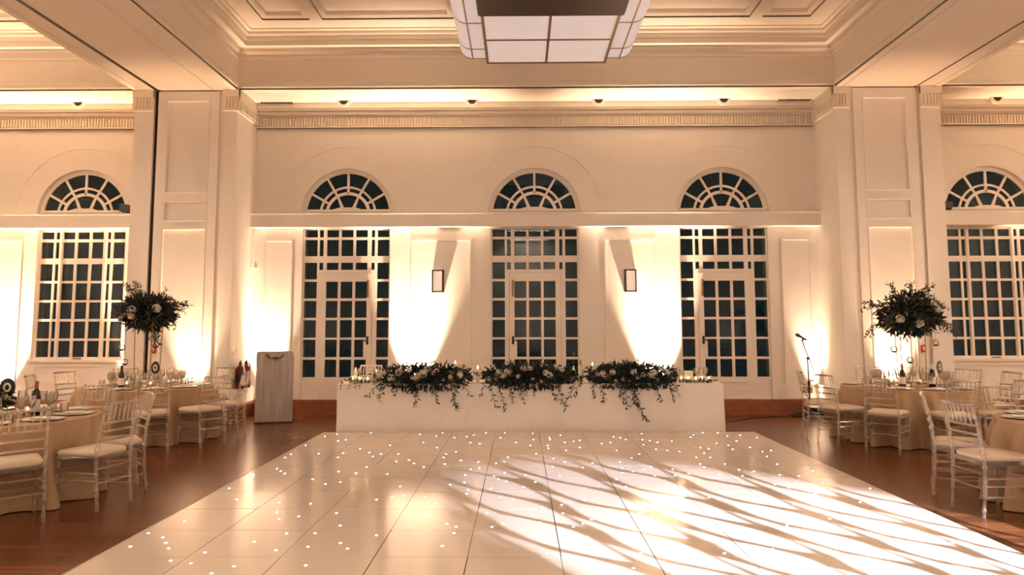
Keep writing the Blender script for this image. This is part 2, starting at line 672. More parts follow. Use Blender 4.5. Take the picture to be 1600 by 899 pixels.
def cornice(x0, x1):
    b = MB()
    b.box(x0, x1, WALL_Y - .035, WALL_Y, 5.05, 5.27)
    b.box(x0, x1, WALL_Y - .065, WALL_Y, 5.05, 5.075)
    flutes(b, (x0, WALL_Y - .035, 0), (x1, WALL_Y - .035, 0), (0, -1, 0), 5.085, 5.235)
    b.box(x0, x1, WALL_Y - .075, WALL_Y, 5.245, 5.27)
    b.box(x0, x1, WALL_Y - .12, WALL_Y, 5.27, 5.33)
    b.box(x0, x1, WALL_Y - .18, WALL_Y, 5.33, 5.36)
    b.box(x0, x1, WALL_Y - .20, WALL_Y, 5.36, SOF)
    return b


cm = cornice(PLX1, PRX0)
for xs, sg in ((PLX1, 1), (PRX0, -1)):           # returns along the pillar sides
    xa, xb = sorted((xs, xs + sg * .035))
    cm.box(xa, xb, PIER_Y, WALL_Y - .03, 5.09, 5.27)
    xa, xb = sorted((xs, xs + sg * .055))
    cm.box(xa, xb, PIER_Y, WALL_Y - .03, 5.27, SOF)
    flutes(cm, (xs + sg * .035, PIER_Y + .02, 0), (xs + sg * .035, WALL_Y - .06, 0), (sg, 0, 0), 5.12, 5.26)
cm.build('trim_6', M['ceiling'], label='fluted cornice along the end wall between the two pillars', cat='cornice', kind='structure')
cornice(XL, PLX0).build('trim_7', M['ceiling'], label='fluted cornice along the end wall left of the left pillar', cat='cornice', kind='structure')
cornice(PRX1, XR).build('trim_8', M['ceiling'], label='fluted cornice along the end wall right of the right pillar', cat='cornice', kind='structure')


# ------------------------------------------------------------------ pillars
def pillar(x0, x1, sg, lb):
    """sg=+1: inner (dance floor) side is at x1"""
    X = (lambda d: x1 - d) if sg > 0 else (lambda d: x0 + d)

    def bx(mb, d0, d1, y0, y1, z0, z1):
        a, c = sorted((X(d0), X(d1)))
        mb.box(a, c, y0, y1, z0, z1)
    p = MB()
    bx(p, 0, 1.725, PIER_Y + .06, WALL_Y, 0, SOF)
    bx(p, 0, .21, PIER_Y, PIER_Y + .06, 0, SOF)             # inner strip
    bx(p, .21, .30, PIER_Y + .025, PIER_Y + .06, 0, SOF)
    bx(p, 1.40, 1.725, PIER_Y, PIER_Y + .06, 0, SOF)         # outer strip
    ob = p.build('pillar', M['wall'], label=lb, cat='pillar', kind='structure')
    a, c = sorted((X(.30), X(1.325)))
    w = c - a
    pn = MB()
    pan = [rect(a + .17, c - .17, 3.74, 5.27), rect(a + .17, c - .17, 3.27, 3.56), rect(a + .17, c - .17, .45, 3.11)]
    pn.poly(rect(a, c, .0, SOF - .025), pan, XZ(PIER_Y - .005), 0, .045)
    for q in pan:
        xs = [v[0] for v in q]
        zs = [v[1] for v in q]
        frame_strip(pn, min(xs) - .02, max(xs) + .02, min(zs) - .02, max(zs) + .02, PIER_Y - .005, .02, .008)
    pn.box(a + .02, c - .02, PIER_Y + .03, PIER_Y + .058, .0, SOF - .03)
    pn.build('panel_leaf', M['wall'], ob)
    cp = MB()
    for d0, d1 in ((-.03, .23), (1.40, 1.745)):
        e0, e1 = sorted((X(d0), X(d1)))
        cp.box(e0, e1, PIER_Y - .03, PIER_Y, 5.12, SOF)
        cp.box(e0, e1, PIER_Y - .045, PIER_Y, 5.10, 5.125)
        cp.box(e0, e1, PIER_Y - .045, PIER_Y, 5.33, SOF)
        flutes(cp, (e0 + .02, PIER_Y - .03, 0), (e1 - .02, PIER_Y - .03, 0), (0, -1, 0), 5.15, 5.31)
    cp.build('capital', M['ceiling'], ob)
    sl = MB()
    a, c = sorted((X(1.328), X(1.398)))
    sl.box(a, c, PIER_Y + .052, PIER_Y + .0605, 0, SOF)
    sl.build('partition_slot', M['bronze'] if sg > 0 else M['wall'], ob)
    return ob


pillar(PLX0 - .0, PLX1, 1, 'broad panelled cream pillar left of the dance floor with a dark partition slot')
pillar(PRX0, PRX1 - .003, -1, 'broad panelled cream pillar right of the dance floor by the microphone stand')

# boxed plinth along the inner side of the left pillar and right pillar
for xs, sg, nm, lb in ((PLX1, 1, 'trim_9', 'boxed cream and brown plinth at the foot of the left pillar'), (PRX0, -1, 'trim_10', 'boxed cream and brown plinth at the foot of the right pillar')):
    a, c = sorted((xs, xs + sg * .10))
    o = MB().box(a, c, PIER_Y - .0, WALL_Y - .07, .255, .50).build(nm, M['wall'], label=lb, cat='plinth', kind='structure')
    a, c = sorted((xs, xs + sg * .115))
    MB().box(a, c, PIER_Y - .01, WALL_Y - .07, 0, .255).build('wood_face', M['step'], o)

# ------------------------------------------------------------------ ceiling: beams, coffers, recessed panels
CO = [(PLX1, PRX0, 1.2, PIER_Y), (XL + .4, PLX0, 1.2, PIER_Y), (PRX1, XR - .4, 1.2, PIER_Y), (PLX1, PRX0, YB + .4, .2), (XL + .4, PLX0, YB + .4, .2), (PRX1, XR - .4, YB + .4, .2)]
PROF = [(0, SOF), (0, 5.50), (.015, 5.505), (.015, 5.57), (0, 5.59), (0, 5.98), (.012, 5.985), (.012, 6.03), (0, 6.04), (.02, 6.07), (.055, 6.10), (.055, 6.15), (.19, 6.15), (.19, 6.235), (.205, 6.24), (.205, 6.30), (.235, 6.33), (.235, 6.375), (.30, 6.375), (.30, 6.40)]
CZ = 6.40
ce = MB()
ce.poly(rect(XL - .3, XR + .3, YB - .3, WALL_Y + .3), [rect(*c) for c in CO], lambda a, b, t: (a, b, SOF + t), 0, .02)
for (x0, x1, y0, y1) in CO:
    ce.loft([[(x0 + d, y0 + d, z), (x1 - d, y0 + d, z), (x1 - d, y1 - d, z), (x0 + d, y1 - d, z)] for d, z in PROF], caps=False)
    D = .30
    if x0 == PLX1:
        c = (x0 + x1) / 2
        cols = [(c - 4.27, c - 3.69), (c - 3.31, c - 1.39), (c - 1.0, c + 1.0), (c + 1.39, c + 3.31), (c + 3.69, c + 4.27)]
    else:
        w = x1 - x0
        cols = [(x0 + .7, x0 + w / 2 - .2), (x0 + w / 2 + .2, x1 - .7)]
    h = y1 - y0
    rows = [(y1 - .69 - 2.4, y1 - .69), (y0 + h / 2 - 1.7, y1 - 3.4), (y0 + .7, y0 + h / 2 - 2.0)] if h > 6 else [(y0 + .7, y1 - .7)]
    pr = [rect(a - .09, e + .09, f - .09, g + .09) for a, e in cols for f, g in rows]
    ce.poly(rect(x0 + D, x1 - D, y0 + D, y1 - D), pr, lambda a, b, t: (a, b, CZ + t), 0, .02)
    for q in pr:
        a, f = q[0]
        e, g = q[2]
        lv = [(0, CZ), (0, CZ + .025), (.06, CZ + .025), (.07, CZ + .035), (.09, CZ + .035), (.09, CZ + .10)]
        ce.loft([[(a + d, f + d, z), (e - d, f + d, z), (e - d, g - d, z), (a + d, g - d, z)] for d, z in lv], caps=False)
        d = .09
        z = CZ + .10
        ce.add([(a + d, f + d, z), (e - d, f + d, z), (e - d, g - d, z), (a + d, g - d, z)], [(0, 1, 2, 3)])
ce.build('ceiling', M['ceiling'], recalc=False, label='cream coffered ceiling with deep beams and recessed panels', cat='ceiling', kind='structure')
# outer shell that closes the roof void
MB().box(XL - .4, XR + .4, YB - .4, WALL_Y + .4, 6.62, 6.74).build('roof', M['ceiling'], label='flat roof slab above the coffered ceiling', cat='roof', kind='structure')

# raised strips and partition track under the two long beams
def beam_strips(xa, xb, slot, lb, nm):
    s = MB()
    for a, e, d in ((xa - .0, xa + .10, .014), (xb - .10, xb, .014)):
        s.box(a, e, YB, PIER_Y - .05, SOF - d, SOF)
    s.box(xa + .13 if slot > 0 else xa + .33, (xb - .33) if slot > 0 else xb - .40, YB, PIER_Y - .06, SOF - .012, SOF)
    s.build(nm, M['ceiling'], label=lb, cat='beam', kind='structure')


beam_strips(PLX0, PLX1, -1, 'moulded underside of the long beam left of the dance floor', 'trim_11')
beam_strips(PRX0, PRX1, 1, 'moulded underside of the long beam right of the dance floor', 'trim_12')
MB().box(-6.06, -6.00, YB, PIER_Y - .0, SOF - .016, SOF + .0).build('trim_13', M['bronze'], label='dark partition track under the left long beam', cat='track', kind='structure')
MB().box(6.545, 6.57, YB, PIER_Y - .0, SOF - .016, SOF + .0).build('trim_14', M['bronze'], label='dark partition track under the right long beam', cat='track', kind='structure')
# air grilles at both ends of the cross beam soffit
for k, x0 in enumerate((-4.55, 4.55)):
    v = MB()
    for i in range(11):
        v.box(x0 + i * .052, x0 + i * .052 + .03, WALL_Y - .26, WALL_Y - .205, SOF - .012, SOF)
    v.build('trim_%d' % (15 + k), M['bronze'], label=('slotted air grille in the soffit corner by the left pillar', 'slotted air grille in the soffit corner by the right pillar')[k], cat='vent', kind='structure')

# ------------------------------------------------------------------ windows and doors
GX = [(-.746, -.526), (-.491, -.42), (-.36, -.15), (-.105, .108), (.153, .362), (.432, .491), (.537, .746)]
FY = WALL_Y + .055


def glass_sheet(outline, parent, y=FY + .03):
    MB().poly(outline, [], XZ(y), 0, .006).build('glass', M['pane'], parent)


def fanlight(cx, n, lb):
    r_out = AR - .001
    ro, r1o, r1i, r2o, r2i = .737, .507, .470, .405, .352
    z0 = ARCH_Z + .075
    hl = []
    hw = .02
    sp = [PI / 6 * k for k in range(7)]

    def cell(ra, rb, a0, a1, zlo=0.0):
        pts = []
        n_ = 8
        for rr, rng in ((rb, range(n_ + 1)), (ra, range(n_, -1, -1))):
            da = hw / rr
            for i in rng:
                a = (a0 + da) + (a1 - a0 - 2 * da) * i / n_
                pts.append((cx + rr * math.cos(a), ARCH_Z + rr * math.sin(a)))
        return pts
    for k in range(6):
        for ra, rb in ((r1o, ro), (r2o, r1i)):
            a0, a1 = sp[k], sp[k + 1]
            c0, c1 = a0, a1
            if k == 0:
                c0 = math.asin(.088 / rb) - hw / rb
            if k == 5:
                c1 = PI - math.asin(.088 / rb) + hw / rb
            pts = []
            n_ = 8
            for rr, rng in ((rb, range(n_ + 1)), (ra, range(n_, -1, -1))):
                da = hw / rr
                b0 = a0 + da if k != 0 else math.asin(.088 / rr)
                b1 = a1 - da if k != 5 else PI - math.asin(.088 / rr)
                for i in rng:
                    a = b0 + (b1 - b0) * i / n_
                    pts.append((cx + rr * math.cos(a), ARCH_Z + rr * math.sin(a)))
            hl.append(pts)
    for a0, a1 in ((0, PI / 3), (PI / 3, 2 * PI / 3), (2 * PI / 3, PI)):
        rb = r2i
        ra = .175
        b0 = a0 + .05 if a0 > 0 else math.asin(.09 / rb)
        b1 = a1 - .05 if a1 < PI else PI - math.asin(.09 / rb)
        pts = [(cx + rb * math.cos(b0 + (b1 - b0) * i / 10), ARCH_Z + rb * math.sin(b0 + (b1 - b0) * i / 10)) for i in range(11)]
        if a0 == 0:
            pts += [(cx + .13, ARCH_Z + .12), (cx + .20, ARCH_Z + .092)]
        elif a1 == PI:
            pts += [(cx - .20, ARCH_Z + .092), (cx - .13, ARCH_Z + .12)]
        else:
            pts += [(cx - .075, ARCH_Z + .128), (cx + .075, ARCH_Z + .128)]
        hl.append(pts)
    # glazed strip below the rail
    xs = [-.735, -.50, -.40, -.17, .06, .17, .40, .50, .735]
    for a, e in zip(xs[:-1], xs[1:]):
        hl.append(rect(cx + a + .015, cx + e - .015, ARCH_Z + .006, ARCH_Z + .036))
    fr = MB()
    fr.poly(arch(cx, ARCH_Z, r_out), hl, XZ(FY), 0, .028)
    o = fr.build('window_%d' % n, M['wood_paint'], label=lb, cat='window', kind='structure')
    # rounded bottom rail standing proud with a shallow hump
    rl = MB()
    out = [(cx - .745, ARCH_Z + .045), (cx + .745, ARCH_Z + .045), (cx + .745, ARCH_Z + .085), (cx + .26, ARCH_Z + .085), (cx + .15, ARCH_Z + .118), (cx - .15, ARCH_Z + .118), (cx - .26, ARCH_Z + .085), (cx - .745, ARCH_Z + .085)]
    rl.poly(out, [], XZ(FY), -.045, 0)
    rl.build('bottom_rail', M['wood_paint'], o)
    MB().lathe([(.0, -.012), (.016, -.008), (.016, .008), (0, .012)], 10).xform(Matrix.Translation((cx, FY - .008, ARCH_Z + .385)) @ Matrix.Rotation(PI / 2, 4, 'X')).build('catch', M['brass'], o)
    glass_sheet(arch(cx, ARCH_Z, ro + .02), o)
    return o


fl = ['arched fanlight above the door behind the left end of the long table', 'arched fanlight above the middle door', 'arched fanlight above the door nearest the microphone stand', 'arched fanlight with a black floodlight at its right foot, left of the left pillar', 'arched fanlight with a black floodlight at its left foot, right of the right pillar']
for i, cx in enumerate(DOORS + SASH):
    fanlight(cx, i + 1, fl[i])

SIDE_ROWS = [(2.346, 2.641), (2.009, 2.304), (1.669, 1.964), (1.321, 1.627), (.981, 1.286), (.633, .939)]
for i, cx in enumerate(DOORS):
    hl = []
    for a, e in GX:
        for z0, z1 in ((3.093, 3.225), (2.756, 3.048)):
            hl.append(rect(cx + a, cx + e, z0, z1))
    for a, e in GX[1:6]:
        hl.append(rect(cx + a, cx + e, 2.513, 2.641))
    for a, e in (GX[0], GX[6]):
        for z0, z1 in SIDE_ROWS:
            hl.append(rect(cx + a, cx + e, z0, z1))
    hl.append(rect(cx - .455, cx + .455, .255, 2.455))
    fr = MB()
    fr.poly(rect(cx - .774, cx + .774, .25, 3.239), hl, XZ(FY), 0, .028)
    lbl = ['glazed white garden door with sidelights behind the left end of the long table', 'glazed white garden door with sidelights behind the middle of the long table', 'glazed white garden door with sidelights nearest the microphone stand'][i]
    d = fr.build('door_%d' % (i + 1), M['wood_paint'], label=lbl, cat='door', kind='structure')
    pans = [rect(cx + a, cx + e, z0, z1) for a, e in ((-.36, -.15), (-.105, .108), (.153, .362)) for z0, z1 in SIDE_ROWS[1:]]
    lf = MB()
    lf.poly(rect(cx - .45, cx + .45, .26, 2.45), pans, XZ(FY - .012), 0, .038)
    frame_strip(lf, cx - .37, cx + .37, .34, .56, FY - .012, .02, .008)
    leaf = lf.build('door_leaf', M['wood_paint'], d)
    sx = 1 if i == 0 else -1
    h = MB()
    h.tube([(cx + sx * .385, FY - .012, 1.27), (cx + sx * .385, FY - .06, 1.27), (cx + sx * .30, FY - .065, 1.27)], .010, 8)
    h.box(cx + sx * .385 - .02, cx + sx * .385 + .02, FY - .022, FY - .012, 1.20, 1.34)
    h.build('door_handle', M['bronze'], leaf)
    MB().box(cx + sx * .315 - .055 * sx - .03, cx + sx * .315 - .055 * sx + .075, FY - .016, FY + .03, .985, 1.24).v
    lk = MB()
    a, e = sorted((cx + sx * .315, cx + sx * .365))
    lk.box(a, e, FY - .018, FY + .025, .975, 1.29)
    lk.build('lock_case', M['wood_paint'], leaf)
    st = MB()
    a, e = sorted((cx + sx * .372, cx + sx * .405))
    st.bbox(a, e, FY - .065, FY - .012, 2.03, 2.33, .008)
    st.build('door_closer', M['brass'], leaf)
    glass_sheet(rect(cx - .76, cx + .76, .60, 3.235), d)

SROWS = [(3.073, 3.20), (2.73, 3.02), (2.33, 2.63), (1.99, 2.288), (1.658, 1.95), (1.315, 1.612), (.99, 1.273)]
for i, cx in enumerate(SASH):
    hl = [rect(cx + a, cx + e, z0, z1) for a, e in GX for z0, z1 in SROWS]
    fr = MB()
    fr.poly(rect(cx - .789, cx + .789, .941, 3.239), hl, XZ(FY), 0, .028)
    w = fr.build('window_%d' % (6 + i), M['wood_paint'], label=['tall white multi-pane window left of the left pillar', 'tall white multi-pane window right of the right pillar'][i], cat='window', kind='structure')
    MB().box(cx - .84, cx + .84, WALL_Y - .04, FY, .90, .941).build('window_sill', M['wood_paint'], w)
    s = MB()
    s.box(cx - .07, cx + .07, FY - .03, FY, .955, .975)
    s.build('catch', M['brass'], w)
    for a in (-.39, .397):
        MB().box(cx + a - .022, cx + a + .022, FY - .02, FY, .96, 3.23).build('mullion', M['wood_paint'], w)
    glass_sheet(rect(cx - .76, cx + .76, .96, 3.22), w)

# ------------------------------------------------------------------ dance floor
DX0, DX1, DY1, T = -2.775, 3.30, 10.24, .6075
df = thing('dance_floor', 'glossy white dance floor of square tiles dotted with star lights', 'dance floor', (0, 0, 0))
NX, NY = 10, 14
tl = MB()
for i in range(NX):
    for j in range(NY):
        gx = .0032 if RND.random() < .55 else .0062
        gy = .0045 if RND.random() < .7 else .0075
        x0, x1 = DX0 + i * T + gx, DX0 + (i + 1) * T - .001
        y1, y0 = DY1 - j * T - gy, DY1 - (j + 1) * T + .0008
        tl.box(x0, x1, y0, y1, .004, .024 + RND.uniform(-.0003, .0003))
tl.build('tiles', M['floor_white'], df)
MB().box(DX0, DX1, DY1 - NY * T, DY1, .0, .017).build('joint_base', M['seam'], df)
ed = MB()
for a, e, b0, b1 in ((DX0 - .045, DX0, DY1 - NY * T, DY1 + .045), (DX1, DX1 + .045, DY1 - NY * T, DY1 + .045)):
    s = a < 0
    ed.add([(a, b0, 0), (e, b0, 0), (e, b0, .024), (a, b0, .003), (a, b1, 0), (e, b1, 0), (e, b1, .024), (a, b1, .003)] if s else
           [(a, b0, 0), (e, b0, 0), (e, b0, .003), (a, b0, .024), (a, b1, 0), (e, b1, 0), (e, b1, .003), (a, b1, .024)],
           [(0, 1, 2, 3), (4, 5, 6, 7), (0, 1, 5, 4), (1, 2, 6, 5), (2, 3, 7, 6), (3, 0, 4, 7)])
ed.add([(DX0, DY1, 0), (DX1, DY1, 0), (DX1, DY1 + .045, 0), (DX0, DY1 + .045, 0), (DX0, DY1, .024), (DX1, DY1, .024), (DX1, DY1 + .045, .003), (DX0, DY1 + .045, .003)],
       [(0, 1, 2, 3), (4, 5, 6, 7), (0, 1, 5, 4), (1, 2, 6, 5), (2, 3, 7, 6), (3, 0, 4, 7)])
ed.build('edge_ramp', M['alu'], df)
leds = []
lr = random.Random(21)
pat = [(.13, .22), (.35, .72), (.62, .31), (.81, .66), (.48, .52), (.22, .86), (.88, .14)]
for i in range(NX):
    for j in range(NY):
        fx, fy, sw = lr.random() < .5, lr.random() < .5, lr.random() < .5
        for k, (a, b) in enumerate(pat):
            if lr.random() < .62:
                continue
            a2, b2 = (b, a) if sw else (a, b)
            a2 = 1 - a2 if fx else a2
            b2 = 1 - b2 if fy else b2
            leds.append((DX0 + (i + a2) * T, DY1 - (j + b2) * T))
leds.sort(key=lambda p: (abs(p[0]) / max(p[1], .1) > .74) * 100 + (p[1] < 4.0) * 50 + p[1])
led_mesh = MB().lathe([(.009, -.004), (.009, .0012), (.006, .0022)], 8).mesh('led_light', M['led'])
for p in leds[:100]:
    o = bpy.data.objects.new('led_light', led_mesh)
    o.location = (p[0], p[1], .0245)
    o.parent = df
    COL.objects.link(o)
rest = MB()
for p in leds[100:]:
    rest.lathe([(.009, -.004), (.009, .0012), (.006, .0022)], 8, (p[0], p[1], .0245))
tag(rest.build('star_lights', M['led'], df), kind='stuff')

# ------------------------------------------------------------------ hanging lantern
def lantern():
    cx, cy, zb = .36, 6.95, 5.0
    t = thing('ceiling_lantern', 'large art deco lantern with frosted panes hanging over the dance floor', 'pendant light', (cx, cy, zb))
    HL, HW = 2.21, .775             # half length, half width of the flat tray
    for s in (-1, 1):
        fr = MB()
        ya, yb = sorted((s * .68, s * HL))
        fr.box(-HW - .012, -HW + .022, ya, yb, -.02, .05)
        fr.box(HW - .022, HW + .012, ya, yb, -.02, .05)
        fr.box(-.015, .015, ya, yb, -.016, .03)
        e0, e1 = sorted((s * (HL - .03), s * HL))
        fr.box(-HW, HW, e0, e1, -.02, .05)
        mid = s * (.68 + HL) / 2
        fr.box(-HW, HW, mid - .015, mid + .015, -.016, .03)
        fr.build('tray_frame', M['brass'], t)
    MB().bbox(-HW - .04, HW + .04, -.70, .70, -.05, .16, .012).build('centre_band', M['bronze'], t)
    for s in (-1, 1):
        mid = (.68 + HL) / 2
        for q0, q1 in ((.70, mid - .015), (mid + .015, HL - .03)):
            for x0, x1 in ((-HW + .022, -.015), (.015, HW - .022)):
                ya, yb = sorted((s * q0, s * q1))
                pn = MB()
                pn.box(x0, x1, ya, yb, .0, .008)
                m_ = .035
                pn.poly(rect(x0, x1, ya, yb), [rect(x0 + m_, x1 - m_, ya + m_, yb - m_)], lambda a, b, c: (a, b, c), -.007, 0)
                pn.build('pane', M['lantern'], t)
    # stepped wings: flat strip then quarter round glass up to the sides
    for sx in (-1, 1):
        x1, x2, R = HW + .02, HW + .19, .17
        prof = [(x1, .045), (x2, .045)] + [(x2 + R * math.sin(a), .045 + R * (1 - math.cos(a))) for a in [PI / 2 * k / 8 for k in range(1, 9)]] + [(x2 + R, .50)]
        L_ = HL - .03
        wing = MB()
        wing.loft([[(sx * a, y, z) for a, z in prof] + [(sx * (a - .012 if a > x2 + .05 else a), y, z + .012) for a, z in prof[::-1]] for y in (-L_, L_)], caps=True)
        wing.build('wing_glass', M['lantern'], t, smooth=True)
        for y in (-L_, -1.86, -1.08, -.35, .35, 1.08, 1.86, L_):
            rb = MB()
            rb.loft([[(sx * a, y + dy, z + dz) for a, z in prof] for dy, dz in ((-.008, -.006), (.008, -.006), (.008, .01), (-.008, .01), (-.008, -.006))], caps=False, closed=False)
            rb.build('rib', M['brass'], t)
        bar = MB()
        bar.box(*sorted((sx * (x2 - .008), sx * (x2 + .008))), -L_, L_, .036, .05)
        bar.box(*sorted((sx * (x2 + R - .008), sx * (x2 + R + .006))), -L_, L_, .49, .52)
        bar.build('side_bar', M['brass'], t)
    top = MB()
    top.bbox(-1.0, 1.0, -1.9, 1.9, .50, .56, .02)
    top.build('top_tray', M['bronze'], t)
    for sy in (-1.2, 1.2):
        for sx in (-.5, .5):
            MB().tube([(sx, sy, .55), (sx, sy, 1.48)], .018, 10).build('hanging_rod', M['bronze'], t)
    cz = MB()
    cz.bbox(-.7, .7, -1.4, 1.4, 1.40 - .02, 1.40, .008)
    cz.build('ceiling_plate', M['bronze'], t)
    return t


LN = lantern()
for x, y, lb in ((-8.7, 5.6, 'unseen fill lantern added over the tables beyond the left long beam'), (9.2, 5.6, 'unseen fill lantern added over the tables beyond the right long beam'), (.36, -1.6, 'unseen fill lantern added behind the viewer')):  # copies added out of view to fill the hall with light
    c = copy_tree(LN)
    c.location = (x, y, 5.0)
    c['label'] = lb
    for ch in c.children:
        if ch.name.startswith('pane'):
            ch.data = ch.data.copy()
            ch.data.materials[0] = M['lantern_fill']

# ------------------------------------------------------------------ eyeball spots in the soffit
EY = [(-3.07, 'round eyeball spotlight in the soffit above the left garden door'), (-.82, 'round eyeball spotlight in the soffit left of the lantern middle'), (1.39, 'round eyeball spotlight in the soffit right of the lantern middle'), (3.57, 'round eyeball spotlight in the soffit above the right garden door'), (-7.75, 'round eyeball spotlight in the soffit left of the left pillar'), (8.30, 'round eyeball spotlight in the soffit right of the right pillar')]


def eyeball():
    t = thing('eyeball_spotlight', EY[0][1], 'spotlight', (EY[0][0], 12.14, SOF), 0, 'eyeball spotlights in the soffit')
    b = MB()
    r, n = .118, 10
    # half bowl: open half disc faces the room
    loops = []
    for i in range(n + 1):
        a = PI * i / n
        row = []
        for j in range(7):
            e = PI / 2 * j / 6
            row.append((r * math.cos(a), r * .9 * math.sin(e) * math.sin(a) * 1.0, -r * math.sin(a) * math.cos(e)))
        loops.append(row)
    b.loft(loops, caps=False, closed=False)
    b.build('bowl', M['white_plastic'], t, smooth=True)
    ring = MB()
    o = [(r * math.cos(PI + PI * i / 20), r * math.sin(PI + PI * i / 20)) for i in range(21)]
    q = [(.074 * math.cos(PI + PI * i / 20), .074 * math.sin(PI + PI * i / 20)) for i in range(20, -1, -1)]
    ring.poly(o + q, [], XZ(-.012), 0, .014)
    ring.build('rim', M['white_plastic'], t)
    dk = MB()
    dk.poly([(.078 * math.cos(PI + PI * i / 20), .078 * math.sin(PI + PI * i / 20)) for i in range(21)], [], XZ(.002), 0, .012)
    dk.build('dark_lens', M['bronze'], t)
    return t


e0 = eyeball()
for x, lb in EY[1:]:
    c = copy_tree(e0)
    c.location = (x, 12.14, SOF)
    c['label'] = lb

# ------------------------------------------------------------------ wall fittings
def sconce(x, lb):
    t = thing('wall_sconce', lb, 'wall lamp', (x, WALL_Y, 2.30), 0, 'bronze framed sconces between the doors')
    w, h, d = .10, .195, .13
    f = MB()
    e = .022
    for sx in (-1, 1):
        for y0, y1 in ((-d, -d + e), (-e, 0)):
            f.box(*sorted((sx * w, sx * (w - e))), y0, y1, -h, h)
        f.box(*sorted((sx * w, sx * (w - e))), -d, 0, -h, -h + e)
        f.box(*sorted((sx * w, sx * (w - e))), -d, 0, h - e, h)
    for z0, z1 in ((-h, -h + e), (h - e, h)):
        f.box(-w, w, -d, -d + e, z0, z1)
    f.build('frame', M['bronze'], t)
    MB().box(-w + .012, w - .012, -d + .01, -.012, -h + .012, h - .012).build('opal_glass', M['sconce_glass'], t)
    MB().box(-.06, .06, -.014, 0, -.12, .12).build('back_plate', M['bronze'], t)


sconce(-1.422, 'bronze framed opal wall lamp between the left and middle doors')
sconce(1.929, 'bronze framed opal wall lamp between the middle and right doors')


def floodlight(x, rz, lb):
    t = thing('floodlight', lb, 'floodlight', (x, WALL_Y - .10, 3.497), rz)
    MB().bbox(-.10, .10, -.07, .07, .03, .17, .012).xform(Matrix.Rotation(.2, 4, 'Y')).build('housing', M['black'], t)
    MB().box(-.08, .08, -.076, -.069, .05, .15).xform(Matrix.Rotation(.2, 4, 'Y')).build('front_glass', M['blackmetal'], t)
    b = MB()
    b.box(-.05, .05, -.05, .05, 0, .008)
    b.tube([(-.03, 0, .0), (-.03, 0, .06)], .009, 6)
    b.tube([(.03, 0, .0), (.03, 0, .06)], .009, 6)
    b.build('bracket', M['blackmetal'], t)


floodlight(-6.95, .1, 'black floodlight on the ledge beside the left pillar')
floodlight(7.40, -.1, 'black floodlight on the ledge right of the right pillar')


def call_point(x, lb):
    t = thing('fire_call_point', lb, 'fire alarm', (x, PIER_Y, 1.15))
    MB().bbox(-.035, .035, -.04, .0, -.055, .055, .006).build('box', M['red'], t)
    MB().box(-.022, .022, -.044, -.039, -.03, .03).build('window', M['white_plastic'], t)


call_point(-5.93, 'small red fire call point on the left pillar under the tall flowers')
call_point(6.46, 'small red fire call point on the right pillar under the tall flowers')

# small white wall spot on the side of the left pillar
t = thing('wall_spot', 'small white wall spot on the inner side of the left pillar', 'wall lamp', (PLX1, 12.36, 2.60))
MB().box(0, .02, -.03, .03, -.06, .06).build('back_plate', M['white_plastic'], t)
b = MB()
b.tube([(.02, 0, .03), (.07, 0, .03)], .012, 8)
b.lathe([(.012, .05), (.02, .03), (.045, -.05), (.045, -.055)], 14, (.08, 0, -.01))
b.build('shade', M['white_plastic'], t, smooth=True)

# two little notices
for k, (y, lb) in enumerate(((11.70, 'small white notice on the left pillar, nearer of the pair over the extinguishers'), (11.86, 'small white notice on the left pillar, farther of the pair over the extinguishers'))):
    t = thing('notice', lb, 'sign', (PLX1, y, 1.10))
    MB().box(.0, .004, -.045, .045, -.07, .07).build('board', M['paper'], t)
    MB().box(.004, .006, -.03, .03, -.05, -.01).build('red_panel', M['red'], t)
    MB().box(.004, .006, -.03, .03, .015, .05).build('red_panel', M['red'], t)


def extinguisher(y, body, lb, horn):
    t = thing('fire_extinguisher', lb, 'fire extinguisher', (PLX1 + .058 if False else -4.60, y, .50))
    b = MB()
    b.lathe([(.068, 0), (.075, .015), (.075, .30), (.066, .345), (.03, .375), (.022, .40)], 20)
    b.build('cylinder', body, t, smooth=True)
    v = MB()
    v.lathe([(.02, .40), (.025, .405), (.025, .43), (.012, .44)], 12)
    v.tube([(.0, .0, .43), (.03, -.05, .46), (.05, -.11, .455)], .010, 6)
    v.tube([(.0, .0, .42), (.04, -.05, .42), (.055, -.10, .405)], .010, 6)
    vv = v.build('valve', M['black'], t)
    h = MB()
    h.tube([(.02, .0, .42), (.07, -.03, .38), (.085, -.05, .22), (.08, -.05, .10)], .011, 8)
    if horn:
        h.lathe([(.018, 0), (.045, -.14)], 12, (.07, -.06, .22))
    h.build('hose', M['black'] if not horn else M['white_plastic'], vv, smooth=True)
    MB().lathe([(.0765, .10), (.0765, .24)], 20, caps=False).build('label_band', M['black'] if body is not M['black'] else M['paper'], t, smooth=True)


extinguisher(11.78, M['darkred'], 'dark fire extinguisher with a pale horn on the plinth, nearer the tables', True)
extinguisher(12.03, M['darkred'], 'dark red fire extinguisher on the plinth, nearer the lectern', False)

# socket box behind the microphone stand
MB().bbox(4.86, 5.02, WALL_Y - .05, WALL_Y - .0, .36, .46, .006).build('socket_box', M['socket'], label='small dark socket box low on the wall behind the microphone stand', cat='socket')


# floor uplight cans
def uplight(x, y, rz, lb):
    t = thing('uplight', lb, 'uplight', (x, y, 0), rz)
    MB().bbox(-.09, .09, -.08, .08, .03, .22, .012).build('housing', M['black'], t)
    MB().lathe([(.07, .215), (.07, .226), (.05, .228)], 16).build('lens', M['lens'], t)
    y_ = MB()
    y_.box(-.11, .11, -.02, .02, 0, .012)
    y_.box(-.115, -.10, -.02, .02, 0, .14)
    y_.box(.10, .115, -.02, .02, 0, .14)
    y_.build('yoke', M['blackmetal'], t)


